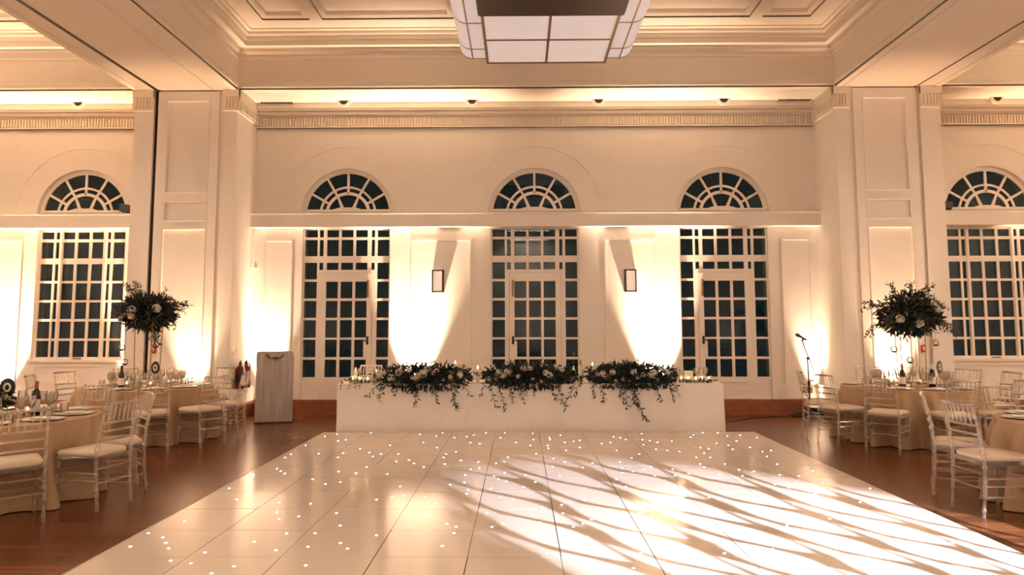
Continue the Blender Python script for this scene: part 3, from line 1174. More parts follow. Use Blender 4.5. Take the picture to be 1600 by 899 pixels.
ul = ['black floor uplight behind the long table between left and middle doors', 'black floor uplight behind the long table between middle and right doors', 'black floor uplight in the corner behind the lectern', 'black floor uplight in the corner behind the microphone stand', 'black floor uplight at the foot of the left pillar', 'black floor uplight at the foot of the right pillar', 'black floor uplight left of the left tall window', 'black floor uplight between the left tall window and left pillar', None]
for (x, y, tg, pw, an), lb in zip(UPS, ul):
    if lb:
        uplight(x, y, 0, lb)

# ------------------------------------------------------------------ lectern
t = thing('lectern', 'grey limed wood lectern standing left of the long table', 'lectern', (-3.885, 11.35, 0), .24)
b = MB()
loops = []
for z, hw, d0, d1 in ((0, .277, 0, .36), (1.06, .275, .0, .36)):
    loops.append([(-hw, d0, z), (hw, d0, z), (hw, d1, z), (-hw, d1, z)])
# front board with rounded top corners
out = [(-.283, 0), (.283, 0), (.279, 1.085)] + [(.239 + .04 * math.cos(a), 1.085 + .04 * math.sin(a)) for a in [PI / 2 * k / 6 for k in range(1, 7)]] + [(-.239 - .04 * math.sin(a), 1.085 + .04 * math.cos(a)) for a in [PI / 2 * k / 6 for k in range(7)]]
b.poly(out, [], XZ(0), -.0, .025)
fb = b.build('front_board', M['limed'], t)
sd = MB()
for sx in (-1, 1):
    sd.box(*sorted((sx * .262, sx * .240)), .025, .36, 0, 1.02)
sd.build('side_board', M['limed'], t)
MB().add([(-.27, .02, 1.10), (.27, .02, 1.10), (.27, .42, .98), (-.27, .42, .98), (-.27, .02, 1.078), (.27, .02, 1.078), (.27, .42, .958), (-.27, .42, .958)], [(0, 1, 2, 3), (4, 7, 6, 5), (0, 4, 5, 1), (1, 5, 6, 2), (2, 6, 7, 3), (3, 7, 4, 0)]).build('reading_top', M['limed'], t)
MB().box(-.25, .25, .03, .34, .50, .52).build('shelf', M['limed'], t)
MB().box(-.287, .287, -.006, .37, .0, .022).build('plinth', M['bronze'], t)
orn = MB()
pts = []
for k in range(25):
    u = -1 + 2 * k / 24
    pts.append((u * .12, -.008, 1.035 - .022 * math.cos(u * PI * .5) + .012 * abs(u) ** 3))
orn.tube(pts, .005, 6)
orn.tube([(-.12 + .018 * math.cos(a), -.008, 1.058 + .018 * math.sin(a)) for a in [k * PI / 8 for k in range(-4, 9)]], .005, 6)
orn.tube([(.12 - .018 * math.cos(a), -.008, 1.058 + .018 * math.sin(a)) for a in [k * PI / 8 for k in range(-4, 9)]], .005, 6)
orn.lathe([(0, -.018), (.05, -.006), (.05, .006), (0, .018)], 14, (0, -.004, 1.02))
orn.build('scroll_ornament', M['bronze'], fb, smooth=True)

# ------------------------------------------------------------------ microphone stand
t = thing('microphone_stand', 'black boom microphone stand by the right pillar', 'microphone stand', (4.81, 12.02, 0))
b = MB()
for k in range(3):
    a = .5 + k * 2 * PI / 3
    b = MB()
    b.tube([(0, 0, .10), (.12 * math.cos(a), .12 * math.sin(a), .07), (.30 * math.cos(a), .30 * math.sin(a), .014)], .012, 8)
    b.tube([(.29 * math.cos(a), .29 * math.sin(a), .014), (.32 * math.cos(a), .32 * math.sin(a), .012)], .014, 8)
    b.build('leg', M['blackmetal'], t)
MB().tube([(0, 0, .07), (0, 0, .55), (-.01, 0, .97)], [.014, .014, .010], 10).build('pole', M['blackmetal'], t)
MB().lathe([(.02, .0), (.03, .01), (.03, .10), (.018, .11)], 12, (0, 0, .05)).build('hub', M['black'], t)
MB().lathe([(.018, .0), (.024, .005), (.024, .06), (.014, .07)], 12, (0, 0, .53)).build('clutch', M['black'], t)
MB().tube([(.085, -.02, .78), (.0, -.02, .98), (-.10, -.02, 1.27)], .009, 8).build('boom', M['blackmetal'], t)
boom = [o for o in t.children if o.name.startswith('boom')][0]
MB().lathe([(0, -.02), (.026, -.012), (.026, .012), (0, .02)], 12).xform(Matrix.Translation((-.004, -.01, .97)) @ Matrix.Rotation(PI / 2, 4, 'X')).build('boom_joint', M['black'], t)
mc = MB()
mc.tube([(-.02, -.02, 1.275), (-.13, -.02, 1.335)], [.013, .019], 12)
mc.tube([(-.13, -.02, 1.335), (-.15, -.02, 1.347), (-.185, -.02, 1.366), (-.20, -.02, 1.374)], [.021, .029, .027, .012], 12)
mc.build('microphone', M['black'], boom, smooth=True)
MB().tube([(-.09, -.02, 1.262), (-.075, -.02, 1.31)], .018, 8).build('clip', M['black'], boom)
cb = MB()
cb.tube([(4.95, 12.25, .008), (4.75, 12.26, .008), (4.2, 12.1, .008), (3.75, 11.85, .008), (3.3, 11.45, .008), (3.05, 11.2, .008), (2.97, 11.05, .008)], .009, 6)
cb.build('cable', M['black'], label='black cable on the floor from the long table to the microphone stand', cat='cable', smooth=True)
cb = MB()
pts = [(4.70 + .16 * math.cos(a) * (1 - k * .008), 12.12 + .10 * math.sin(a), .012 + .0015 * k) for k, a in enumerate([i * PI / 6 for i in range(30)])]
cb.tube(pts, .010, 6)
cb.build('cable_coil', M['black'], label='coiled black cable on the floor at the microphone stand', cat='cable', smooth=True)


# ------------------------------------------------------------------ chairs
def ringed(mb, pts, r, every=.085, n=8):
    """tube with bamboo-like knuckles"""
    P = [Vector(p) for p in pts]
    seg = [(P[i + 1] - P[i]).length for i in range(len(P) - 1)]
    tot = sum(seg)
    k = max(2, int(tot / every))
    marks = [tot * (i + .5) / k for i in range(k)]

    def at(s):
        for i, l in enumerate(seg):
            if s <= l or i == len(seg) - 1:
                return P[i].lerp(P[i + 1], max(0, min(1, s / l)))
            s -= l
    st = [(0, r)]
    for m_ in marks:
        st += [(m_ - .012, r), (m_ - .005, r * 1.45), (m_ + .005, r * 1.45), (m_ + .012, r)]
    st.append((tot, r))
    mb.tube([at(s) for s, _ in st], [q for _, q in st], n)


def make_chair(name, label, cat, m, group, cush):
    t = thing(name, label, cat, (0, 0, 0), 0, group)
    HT = .885
    for sx in (-1, 1):
        b = MB()
        ringed(b, [(sx * .183, -.035, 0), (sx * .183, -.008, .22), (sx * .183, .0, .45), (sx * .178, -.025, .66), (sx * .172, -.075, HT)], .0135, .11)
        b.build('leg', m, t, smooth=True)
        b = MB()
        ringed(b, [(sx * .195, .385, 0), (sx * .19, .372, .42)], .0135, .11)
        b.build('leg', m, t, smooth=True)

    def back(z):
        f = (z - .45) / (HT - .45)
        return -.075 * f ** 1.3, .183 - .011 * f
    for nm, z, r in (('top_rail', HT - .008, .0135), ('cross_rail', .715, .0095), ('cross_rail', .645, .0095), ('cross_rail', .568, .0095)):
        y, hx = back(z)
        b = MB()
        b.tube([(-hx, y, z), (-hx * .5, y - .012, z), (0, y - .016, z), (hx * .5, y - .012, z), (hx, y, z)], r, 8)
        b.build(nm, m, t, smooth=True)
    ya, xa = back(.715)
    yb, xb = back(HT - .01)
    for k in range(6):
        u = -1 + 2 * (k + 1) / 7
        b = MB()
        c0, c1 = -.016 * (1 - u * u), -.016 * (1 - u * u)
        b.tube([(u * xa, ya + c0, .715), (u * (xa + xb) / 2, (ya + yb) / 2 + c0, .80), (u * xb, yb + c1, HT - .01)], [.0075, .009, .0075], 6)
        b.build('spindle', m, t, smooth=True)

    def seat_loop(hx0, hx1, y0, y1, z, c=.05):
        pts = []
        for (x, y, a0) in ((hx1 - c, y1 - c, 0), (-hx1 + c, y1 - c, PI / 2), (-hx0 + c, y0 + c, PI), (hx0 - c, y0 + c, 1.5 * PI)):
            for k in range(5):
                a = a0 + PI / 2 * k / 4
                pts.append((x + c * math.cos(a), y + c * math.sin(a), z))
        return pts
    b = MB()
    b.loft([seat_loop(.185, .205, -.01, .40, .405), seat_loop(.190, .212, -.015, .405, .415), seat_loop(.190, .212, -.015, .405, .43), seat_loop(.185, .207, -.01, .40, .435)])
    b.build('seat_frame', m, t, smooth=True)
    b = MB()
    b.loft([seat_loop(.172, .197, .015, .395, .436), seat_loop(.182, .207, .006, .405, .448), seat_loop(.182, .207, .006, .405, .465), seat_loop(.168, .193, .02, .391, .482), seat_loop(.12, .14, .07, .34, .489), seat_loop(.06, .07, .15, .26, .491, .02)])
    b.build('seat_cushion', cush, t, smooth=True)
    for sx in (-1, 1):
        b = MB()
        for z in (.30, .24, .155):
            b.tube([(sx * .183, -.012 - .02 * (1 - z / .4), z), (sx * .19, .376, z)], .0085, 6)
        b.build('side_stretcher', m, t, smooth=True)
    for y, zs in ((.376, (.32, .20)), (-.012, (.34, .22))):
        b = MB()
        for z in zs:
            b.tube([(-.187, y, z), (.187, y, z)], .0085, 6)
        b.build('cross_stretcher', m, t, smooth=True)
    return t


# table centres
TAB = {'L1': (-4.78, 6.50), 'L2': (-5.13, 9.87), 'R1': (5.25, 9.72), 'R2': (5.00, 6.11)}
CH = []   # (x, y, facing angle, label)


def ring_chair(tb, deg, label, dist=1.27, turn=0):
    cx, cy = TAB[tb]
    a = math.radians(deg)
    CH.append((cx + (dist + .05) * math.cos(a), cy + (dist + .05) * math.sin(a), a + PI + math.radians(turn), label, tb))


ring_chair('L1', 314, 'clear acrylic chair at the front left table, nearest the viewer and cut by the edge', 1.26)
ring_chair('L1', 346, 'clear acrylic chair at the front left table, side-on, closest to the dance floor', 1.29)
CH.append((-3.62, 6.86, math.radians(180 + 40), 'clear acrylic chair just behind the side-on chair at the front left table', 'L1'))
ring_chair('L1', 84, 'clear acrylic chair on the far side of the front left table', 1.27)
ring_chair('L2', 300, 'clear acrylic chair on the near side of the table by the left pillar', 1.27)
ring_chair('L2', 332, 'clear acrylic chair at the table by the left pillar, second nearest the fire extinguishers', 1.27)
ring_chair('L2', 6, 'clear acrylic chair at the table by the left pillar, closest to the fire extinguishers', 1.20)
ring_chair('L2', 66, 'clear acrylic chair behind the table by the left pillar, against the bright pillar foot', 1.24)
ring_chair('L2', 98, 'clear acrylic chair behind the table by the left pillar, below the dark partition slot', 1.24)
ring_chair('L2', 130, 'clear acrylic chair behind the table by the left pillar, below the window corner', 1.27)
ring_chair('L2', 168, 'white looking acrylic chair under the left tall window, right of the pair', 1.25)
ring_chair('L2', 197, 'white looking acrylic chair under the left tall window, left of the pair', 1.30)
ring_chair('R1', 168, 'clear acrylic chair at the table by the right pillar, nearest the microphone stand', 1.28)
ring_chair('R1', 196, 'clear acrylic chair at the table by the right pillar, second from the microphone stand', 1.27)
ring_chair('R1', 228, 'clear acrylic chair at the right pillar table, third from the microphone stand', 1.30)
ring_chair('R1', 264, 'clear acrylic chair at the right pillar table, fourth from the microphone stand', 1.28)
ring_chair('R1', 297, 'clear acrylic chair at the right pillar table, near right, cut by the picture edge', 1.28)
ring_chair('R1', 2, 'clear acrylic chair right of the right pillar table, below the tall window', 1.27)
ring_chair('R1', 30, 'clear acrylic chair behind the right pillar table, left of the tall window', 1.27)
ring_chair('R1', 58, 'clear acrylic chair behind the right pillar table, below the red call point', 1.27)
ring_chair('R1', 86, 'clear acrylic chair behind the right pillar table, against the pillar mouldings', 1.27)
ring_chair('R2', 185, 'clear acrylic chair at the front right table, nearest the viewer', 1.28)
ring_chair('R2', 152, 'clear acrylic chair at the front right table, just behind the nearest one', 1.28)
ring_chair('R2', 93, 'clear acrylic chair on the far side of the front right table', 1.27)
first = None
for (x, y, a, lb, tb) in CH:
    grp = {'L1': 'chairs around the front left table', 'L2': 'chairs around the table by the left pillar', 'R1': 'chairs around the table by the right pillar', 'R2': 'chairs around the front right table'}[tb]
    if first is None:
        first = make_chair('chiavari_chair', lb, 'chair', M['acrylic'], grp, M['cushion'])
        c = first
    else:
        c = copy_tree(first)
    c['label'] = lb
    c['group'] = grp
    c.location = (x, y, 0)
    c.rotation_euler = (0, 0, a - PI / 2)
# white chairs behind the long table
HC = [(-2.43, -.12, 'white chair behind the left end of the long table, the outermost'), (-1.97, .03, 'white chair behind the long table, second from the left end'), (-1.25, 0, 'white chair behind the left flower arrangement on the long table'), (-.58, 0, 'white chair behind the gap between left and middle flower arrangements'), (.42, 0, 'white chair behind the middle flower arrangement on the long table'), (1.62, 0, 'white chair behind the right flower arrangement on the long table')]
wc = None
for x, rz, lb in HC:
    if wc is None:
        wc = make_chair('chiavari_chair', lb, 'chair', M['white_plastic'], 'white chairs behind the long table', M['cushion'])
        c = wc
    else:
        c = copy_tree(wc)
    c['label'] = lb
    c.location = (x, 11.62, 0)
    c.rotation_euler = (0, 0, PI + rz)

# ------------------------------------------------------------------ round tables
TZ = .705


def cloth_round(seed):
    r = random.Random(seed)
    n, rows = 288, 22
    folds = []
    a = r.uniform(0, 1)
    while a < 2 * PI + .2:
        folds.append((a, r.uniform(.055, .10), r.uniform(.5, 1.0), r.uniform(-.05, .05)))
        a += r.uniform(.32, .55)

    def s_at(a, f):
        t = 0
        for c, w, m_, dr in folds:
            d = (a - c - dr * f + PI) % (2 * PI) - PI
            w2 = w * (.55 + .6 * f)
            t += m_ * math.exp(-(d / w2) ** 2)
            t -= .35 * m_ * math.exp(-((abs(d) - 2.0 * w2) / (w2 * .9)) ** 2)
        return t
    loops = [[(.02 * math.cos(2 * PI * k / n), .02 * math.sin(2 * PI * k / n), TZ + .002) for k in range(n)]]
    loops.append([(.84 * math.cos(2 * PI * k / n), .84 * math.sin(2 * PI * k / n), TZ + .002) for k in range(n)])
    for i in range(rows + 1):
        f = i / rows
        row = []
        for k in range(n):
            a = 2 * PI * k / n
            rad = .862 + .010 * min(1, f * 8) + .022 * f + f ** .7 * .165 * s_at(a, f)
            z = TZ - .012 * (1 if f > 0 else .3) - f * (TZ - .02)
            row.append((rad * math.cos(a), rad * math.sin(a), max(z, .006)))
        loops.append(row)
    return MB().loft(loops, caps=False)


DESC = {'L1': 'front left table', 'L2': 'table by the left pillar', 'R1': 'table by the right pillar', 'R2': 'front right table'}
for k, (key, (x, y)) in enumerate(TAB.items()):
    t = thing('round_table', 'round banquet table under linen, the %s' % DESC[key], 'table', (x, y, 0), 0, 'round banquet tables')
    MB().lathe([(.83, TZ - .035), (.85, TZ - .03), (.85, TZ - .004), (.84, TZ - .0015)], 48).build('tabletop', M['step'], t, smooth=True)
    MB().lathe([(.35, 0), (.33, .03), (.06, .06), (.05, .60), (.25, TZ - .035)], 24).build('pedestal', M['blackmetal'], t, smooth=True)
    o = cloth_round(k + 3).build('tablecloth', M['linen'], smooth=True, label='beige linen cloth draped to the floor over the %s' % DESC[key], cat='tablecloth', group='linen tablecloths')
    o.location = (x, y, 0)
ZT = TZ + .0025


# ------------------------------------------------------------------ tableware
def solo(name, mb, m, smooth=True):
    return mb.mesh(name, m, smooth)


GLASS_ME = solo('wine_glass', MB().lathe([(.034, 0), (.034, .003), (.006, .008), (.004, .012), (.004, .085), (.012, .095), (.032, .12), (.038, .15), (.034, .20), (.033, .20), (.036, .15), (.030, .122), (.008, .098)], 14), M['glass'])
TUMB_ME = solo('water_glass', MB().lathe([(.030, 0), (.034, .003), (.036, .10), (.0345, .10), (.032, .012), (.01, .010)], 14), M['glass'])
PLATE_ME = solo('charger_plate', MB().lathe([(.09, 0), (.10, .002), (.155, .012), (.160, .015), (.155, .016), (.10, .007), (.02, .006)], 32), M['china'])
NAP_ME = solo('napkin', MB().bbox(-.05, .05, -.09, .09, 0, .012, .004), M['cloth'])


def place(me, name, x, y, z, rz, label, cat, group):
    o = bpy.data.objects.new(name, me)
    COL.objects.link(o)
    o.location = (x, y, z)
    o.rotation_euler = (0, 0, rz)
    return tag(o, label, cat, group)


def candle_proto():
    t = thing('votive_candle', '', 'candle')
    MB().lathe([(.028, 0), (.036, .004), (.038, .075), (.036, .075), (.033, .008), (.01, .006)], 14).build('holder', M['glass'], t, smooth=True)
    MB().lathe([(.028, .008), (.029, .04), (.02, .042)], 12).build('wax', M['wax'], t, smooth=True)
    MB().lathe([(.002, .042), (.006, .052), (.004, .062), (.0008, .074)], 8).build('flame', M['flame'], t, smooth=True)
    return t


VOT = candle_proto()
VOT_USED = False


def votive(x, y, z, label, group, sc=1.):
    global VOT_USED
    c = VOT if not VOT_USED else copy_tree(VOT)
    VOT_USED = True
    c.location = (x, y, z)
    c.scale = (sc, sc, sc)
    c['label'] = label
    c['group'] = group
    return c


def bottle(x, y, z, label, glassm, foilm, h=.31):
    t = thing('wine_bottle', label, 'bottle', (x, y, z))
    s = h / .31
    MB().lathe([(.034, 0), (.037, .006), (.037, .185 * s), (.030, .215 * s), (.015, .245 * s), (.0135, .30 * s), (.015, .303 * s)], 18).build('glass_body', glassm, t, smooth=True)
    MB().lathe([(.0145, .25 * s), (.0165, .252 * s), (.016, .312 * s), (.012, .314 * s)], 14).build('foil', foilm, t, smooth=True)
    MB().lathe([(.0376, .06 * s), (.0376, .15 * s)], 18, caps=False).build('label', M['paper'], t, smooth=True)


gr = random.Random(5)
for key, (cx, cy) in TAB.items():
    d = DESC[key]
    for k in range(10):
        a = math.radians(16 + 36 * k)
        ux, uy = math.cos(a), math.sin(a)
        tx, ty = -uy, ux
        place(PLATE_ME, 'charger_plate', cx + ux * .66, cy + uy * .66, ZT, a, 'white charger plate laid on the %s' % d, 'plate', 'place settings on the ' + d)
        place(NAP_ME, 'napkin', cx + ux * .66, cy + uy * .66, ZT + .0165, a + PI / 2, 'folded pale napkin on a plate at the %s' % d, 'napkin', 'napkins on the ' + d)
        for q, (rr, tt, me, nm, lb) in enumerate(((.43, .05, GLASS_ME, 'wine_glass', 'clear stemmed wine glass on the %s' % d), (.45, -.06, GLASS_ME, 'wine_glass', 'clear stemmed wine glass on the %s' % d), (.52, .13, TUMB_ME, 'water_glass', 'clear straight water glass on the %s' % d))):
            jx, jy = gr.uniform(-.015, .015), gr.uniform(-.015, .015)
            place(me, nm, cx + ux * rr + tx * tt + jx, cy + uy * rr + ty * tt + jy, ZT, 0, lb, 'glass', ('wine' if q < 2 else 'water') + ' glasses on the ' + d)
    for k in range(4):
        a = math.radians(35 + 90 * k)
        votive(cx + .26 * math.cos(a), cy + .26 * math.sin(a), ZT, 'small glass votive candle near the centre of the %s' % d, 'votives on the ' + d)


def record(x, y, rz, label, tilt=0.):
    t = thing('table_number', label, 'table number', (x, y, ZT), rz)
    st = MB()
    st.lathe([(.035, 0), (.035, .006), (.01, .012)], 14)
    st.tube([(0, .008, .01), (0, .008, .20)], .005, 6)
    st.build('stand', M['gold'], t, smooth=True)
    ry = Matrix.Translation((0, 0, .265)) @ Matrix.Rotation(PI / 2, 4, 'X')
    MB().lathe([(.084, -.003), (.086, 0), (.084, .003)], 32).xform(ry).build('disc', M['record'], t, smooth=True)
    MB().poly([(.042 * math.cos(2 * PI * k / 28), .042 * math.sin(2 * PI * k / 28)) for k in range(28)], [[(.024 * math.cos(2 * PI * k / 28), .024 * math.sin(2 * PI * k / 28)) for k in range(28)]], lambda a, b, c: (a, c - .0045, b + .265), -.001, .001).build('pale_ring', M['paper'], t)


record(-4.66, 6.50, -.18, 'black record disc with a pale ring on the front left table')
record(-4.87, 9.55, -.45, 'black record disc with a pale ring on the table by the left pillar')
record(5.46, 9.40, .68, 'black record disc with a pale ring on the table by the right pillar')
bottle(-4.46, 6.60, ZT, 'dark wine bottle with red foil on the front left table', M['bottle'], M['foil'])
bottle(-5.17, 9.28, ZT, 'dark wine bottle on the table by the left pillar', M['bottle'], M['bottle'])
bottle(4.91, 9.28, ZT, 'dark wine bottle with red foil on the table by the right pillar', M['bottle'], M['foil'])
bottle(5.30, 9.30, ZT, 'dark wine bottle with a pale neck on the table by the right pillar', M['bottle'], M['paper'])


# ------------------------------------------------------------------ flowers
def rose_mesh(seed, m):
    r = random.Random(seed)
    b = MB()
    b.lathe([(.004, -.034), (.018, -.030), (.024, -.015), (.018, .0), (.006, .006)], 12)
    n = 24
    for (R, h0, h1, lobes, flare) in ((.014, -.02, .024, 3, .0), (.022, -.028, .020, 4, .002), (.030, -.033, .012, 5, .006), (.037, -.036, .002, 5, .010)):
        ph = r.uniform(0, 6)
        loops = []
        for f in (0, .25, .5, .75, 1):
            row = []
            for k in range(n):
                a = 2 * PI * k / n
                lob = math.sin(lobes * a + ph)
                rad = R * math.sin(min(1, .25 + f * 1.1) * PI / 2) + (flare * f ** 3) + .0025 * lob * f
                z = h0 + (h1 - h0) * f + .004 * lob * f - (.006 * f ** 4 if flare else 0)
                row.append((rad * math.cos(a), rad * math.sin(a), z))
            loops.append(row)
        b.loft(loops, caps=False)
    return b.mesh('rose', m, True, recalc=False)


ROSES = [rose_mesh(1, M['rose_white']), rose_mesh(2, M['rose']), rose_mesh(3, M['rose_white'])]


def put_rose(parent, p, d, s, k):
    o = bpy.data.objects.new('rose', ROSES[k % 3])
    COL.objects.link(o)
    o.parent = parent
    o.location = p
    o.rotation_euler = Vector(d).to_track_quat('Z', 'Y').to_euler()
    o.scale = (s, s, s)
    return o


def spray(mb_leaf, mb_stem, pts, r, ln, w, step=.03, spread=.9):
    """a stem with leaves along it"""
    P = [Vector(p) for p in pts]
    mb_stem.tube(P, .0028, 4)
    side = 1
    for i in range(len(P) - 1):
        seg = P[i + 1] - P[i]
        n = max(1, int(seg.length / step))
        d = seg.normalized()
        for j in range(n):
            p = P[i] + seg * (j / n)
            o = d.orthogonal()
            o.rotate(Matrix.Rotation(r.uniform(0, 2 * PI), 3, d))
            side = -side
            dd = (d * r.uniform(.3, .8) + o * spread)
            mb_leaf.leaf(p, dd, (r.uniform(-1, 1), r.uniform(-1, 1), .6), ln * r.uniform(.7, 1.2), w * r.uniform(.7, 1.2), r.uniform(-.1, .3))


def ball_foliage(r, mb, n, c, rad, ln, w, zsq=.7, core=.45):
    c = Vector(c)
    for _ in range(n):
        while True:
            v = Vector((r.uniform(-1, 1), r.uniform(-1, 1), r.uniform(-1, 1)))
            if .05 < v.length < 1:
                break
        u = v.normalized()
        rr = core + (1 - core) * r.random() ** .7
        p = c + Vector((u.x * rad[0] * rr, u.y * rad[1] * rr, u.z * rad[2] * rr))
        d = Vector((u.x + r.uniform(-.7, .7), u.y + r.uniform(-.7, .7), u.z + r.uniform(-.7, .5)))
        mb.leaf(p, d, (r.uniform(-1, 1), r.uniform(-1, 1), r.uniform(-.3, 1)), ln * r.uniform(.6, 1.3), w * r.uniform(.7, 1.3), r.uniform(-.2, .35))


def tall_centrepiece(x, y, zc, label, seed, sprays, rx=.36, rz=.27):
    r = random.Random(seed)
    t = thing('tall_flower_stand', label, 'flower arrangement', (x, y, ZT))
    h = zc - ZT - .10
    st = MB()
    st.lathe([(.20, 0), (.20, .006), (.19, .008)], 32)
    st.build('base', M['gold'], t, smooth=True)
    for k in range(5):
        a = 2 * PI * k / 5 + .5
        MB().tube([(.17 * math.cos(a), .17 * math.sin(a), .006), (.19 * math.cos(a), .19 * math.sin(a), h)], .006, 8).build('rod', M['gold'], t, smooth=True)
    MB().lathe([(.20, h - .008), (.21, h), (.20, h + .008), (.10, h + .004)], 32).build('top_ring', M['gold'], t, smooth=True)
    lv, ol, sm = MB(), MB(), MB()
    c = (0, 0, zc - ZT)
    ball_foliage(r, lv, 1700, c, (rx, rx, rz), .085, .032, core=.15)
    ball_foliage(r, ol, 420, c, (rx * 1.12, rx * 1.12, rz * 1.2), .075, .024, core=.6)
    for (dx, dy, dz, e) in sprays:
        p0 = Vector((dx * .3, dy * .3, c[2] + dz * .25))
        p3 = Vector((dx, dy, c[2] + dz))
        p1 = p0.lerp(p3, .4) + Vector((0, 0, e))
        p2 = p0.lerp(p3, .75) + Vector((0, 0, e * .8))
        spray(ol if r.random() < .6 else lv, sm, [p0, p1, p2, p3], r, .06, .02, .014)
        for _ in range(2):
            q = [v + Vector((r.uniform(-.07, .07), r.uniform(-.07, .07), r.uniform(-.06, .06))) for v in (p0, p1, p2, p3)]
            spray(ol if r.random() < .5 else lv, sm, q, r, .06, .02, .016)
    lv.build('foliage', M['leaf'], t, recalc=False)
    ol.build('olive_sprays', M['leaf_olive'], t, recalc=False)
    sm.build('stems', M['stem'], t, recalc=False)
    for k in range(9):
        a = r.uniform(0, 2 * PI) if k > 4 else -PI / 2 + r.uniform(-1, 1)
        e = r.uniform(-.5, .6)
        d = Vector((math.cos(a) * math.cos(e), math.sin(a) * math.cos(e), math.sin(e)))
        put_rose(t, Vector(c) + Vector((d.x * rx, d.y * rx, d.z * rz)) * 1.02, d, 1.25, k)
    return t


tall_centrepiece(5.27, 9.72, 1.66, 'tall dark green flower arrangement on rods, on the table by the right pillar', 11,
                 [(-.60, -.1, .10, .06), (-.50, .1, -.30, .08), (.55, -.1, -.28, .10), (.48, .1, -.10, .10), (.05, 0, .45, .02), (.22, -.1, .38, .02), (-.2, .1, .40, .03), (.38, .1, .24, .05), (.50, .0, -.20, .12), (-.42, -.2, -.22, .1), (.0, -.45, -.1, .1), (.1, .4, .0, .1), (.52, .1, .14, .05)])
tall_centrepiece(-5.13, 9.80, 1.72, 'tall dark green flower arrangement on rods, on the table by the left pillar', 12,
                 [(-.50, 0, .05, .03), (-.22, 0, .42, .0), (-.30, 0, .36, .0), (.50, .1, .12, .04), (.48, 0, .04, .08), (.36, 0, -.18, .12), (.15, -.1, -.42, .02), (.22, -.1, -.48, .04), (.2, .1, .26, .02), (.32, 0, .20, .03), (.1, .4, 0, .1), (-.1, -.4, .0, .1)], rx=.34, rz=.22)


# votives hanging under the tall arrangements
def hanging_votive(x, y, z, top, label, group):
    t = thing('hanging_votive', label, 'hanging candle', (x, y, z), 0, group)
    MB().lathe([(.004, -.045), (.025, -.038), (.042, -.012), (.042, .012), (.030, .034), (.022, .042)], 16, caps=False).build('globe', M['glass'], t, smooth=True)
    MB().lathe([(.008, -.046), (.030, -.036), (.038, -.022), (.010, -.026)], 14).build('dark_crescent', M['bronze'], t, smooth=True)  # dark crescent put in for the reflection at the bottom of the globe
    MB().tube([(0, 0, .040), (0, 0, top - z)], .0015, 4).build('thread', M['stem'], t)


for x, y, z, lb in ((4.96, 9.55, 1.20, 'small hanging glass globe, left one under the flowers by the right pillar'), (5.14, 9.50, 1.06, 'small hanging glass globe, lower middle one under the flowers by the right pillar'), (5.60, 9.70, 1.28, 'small hanging glass globe, right one under the flowers by the right pillar')):
    hanging_votive(x, y, z, 1.50, lb, 'glass globes hung under the flowers by the right pillar')
for x, y, z, lb in ((-5.36, 9.60, 1.24, 'small hanging glass globe, upper one under the flowers by the left pillar'), (-5.38, 9.72, 1.04, 'small hanging glass globe, lower one under the flowers by the left pillar')):
    hanging_votive(x, y, z, 1.55, lb, 'glass globes hung under the flowers by the left pillar')

# low flowers on the front left table
r = random.Random(31)
t = thing('low_flower_arrangement', 'low dark leafy flowers in the middle of the front left table', 'flower arrangement', (-4.80, 6.50, ZT))
MB().lathe([(.06, 0), (.08, .01), (.10, .09), (.09, .10)], 18).build('bowl', M['china'], t, smooth=True)
lv = MB()
ball_foliage(r, lv, 420, (0, 0, .15), (.15, .15, .08), .07, .03, core=.2)
lv.build('foliage', M['leaf'], t, recalc=False)
for k in range(7):
    a = 2 * PI * k / 7
    d = Vector((math.cos(a), math.sin(a), .5)).normalized()
    put_rose(t, Vector((d.x * .15, d.y * .15, .15 + d.z * .08)), d, 1.1, k)

# ------------------------------------------------------------------ the long table
HX0, HX1, HY0, HY1, HZ = -2.63, 2.92, 10.345, 11.10, .690
t = thing('head_table', 'long banquet table under a white cloth facing the dance floor', 'table', (0, 0, 0))
MB().box(HX0 + .03, HX1 - .03, HY0 + .03, HY1 - .03, HZ - .035, HZ - .003).build('tabletop', M['step'], t)
for lx in (HX0 + .2, -.8, 1.05, HX1 - .2):
    for ly in (HY0 + .15, HY1 - .15):
        MB().tube([(lx, ly, 0), (lx, ly, HZ - .03)], .016, 8).build('leg', M['blackmetal'], t)
b = MB()
nx, rows = 260, 14
r = random.Random(9)
fold = []
for i in range(nx + 1):
    x = HX0 + (HX1 - HX0) * i / nx
    s = .006 * math.sin(x * 5.1 + 1) + .005 * math.sin(x * 11.3) + .003 * math.sin(x * 23 + 2)
    for c, wd_, am in ((.22, .035, .030), (.62, .05, .028), (-.72, .03, .018), (-2.55, .05, .02), (2.78, .06, .022), (1.75, .05, .012)):
        s += am * math.exp(-((x - c) / wd_) ** 2)
    fold.append((x, s))
front = []
for j in range(rows + 1):
    f = j / rows
    row = []
    for x, s in fold:
        y = HY0 + .006 - .03 * f * .6 - s * (f ** .7)
        z = HZ + .001 - (.004 if j else 0) - f * (HZ - .008)
        row.append((x, y, z))
    front.append(row)


def edge_col(xs, sg, f, s):
    pass


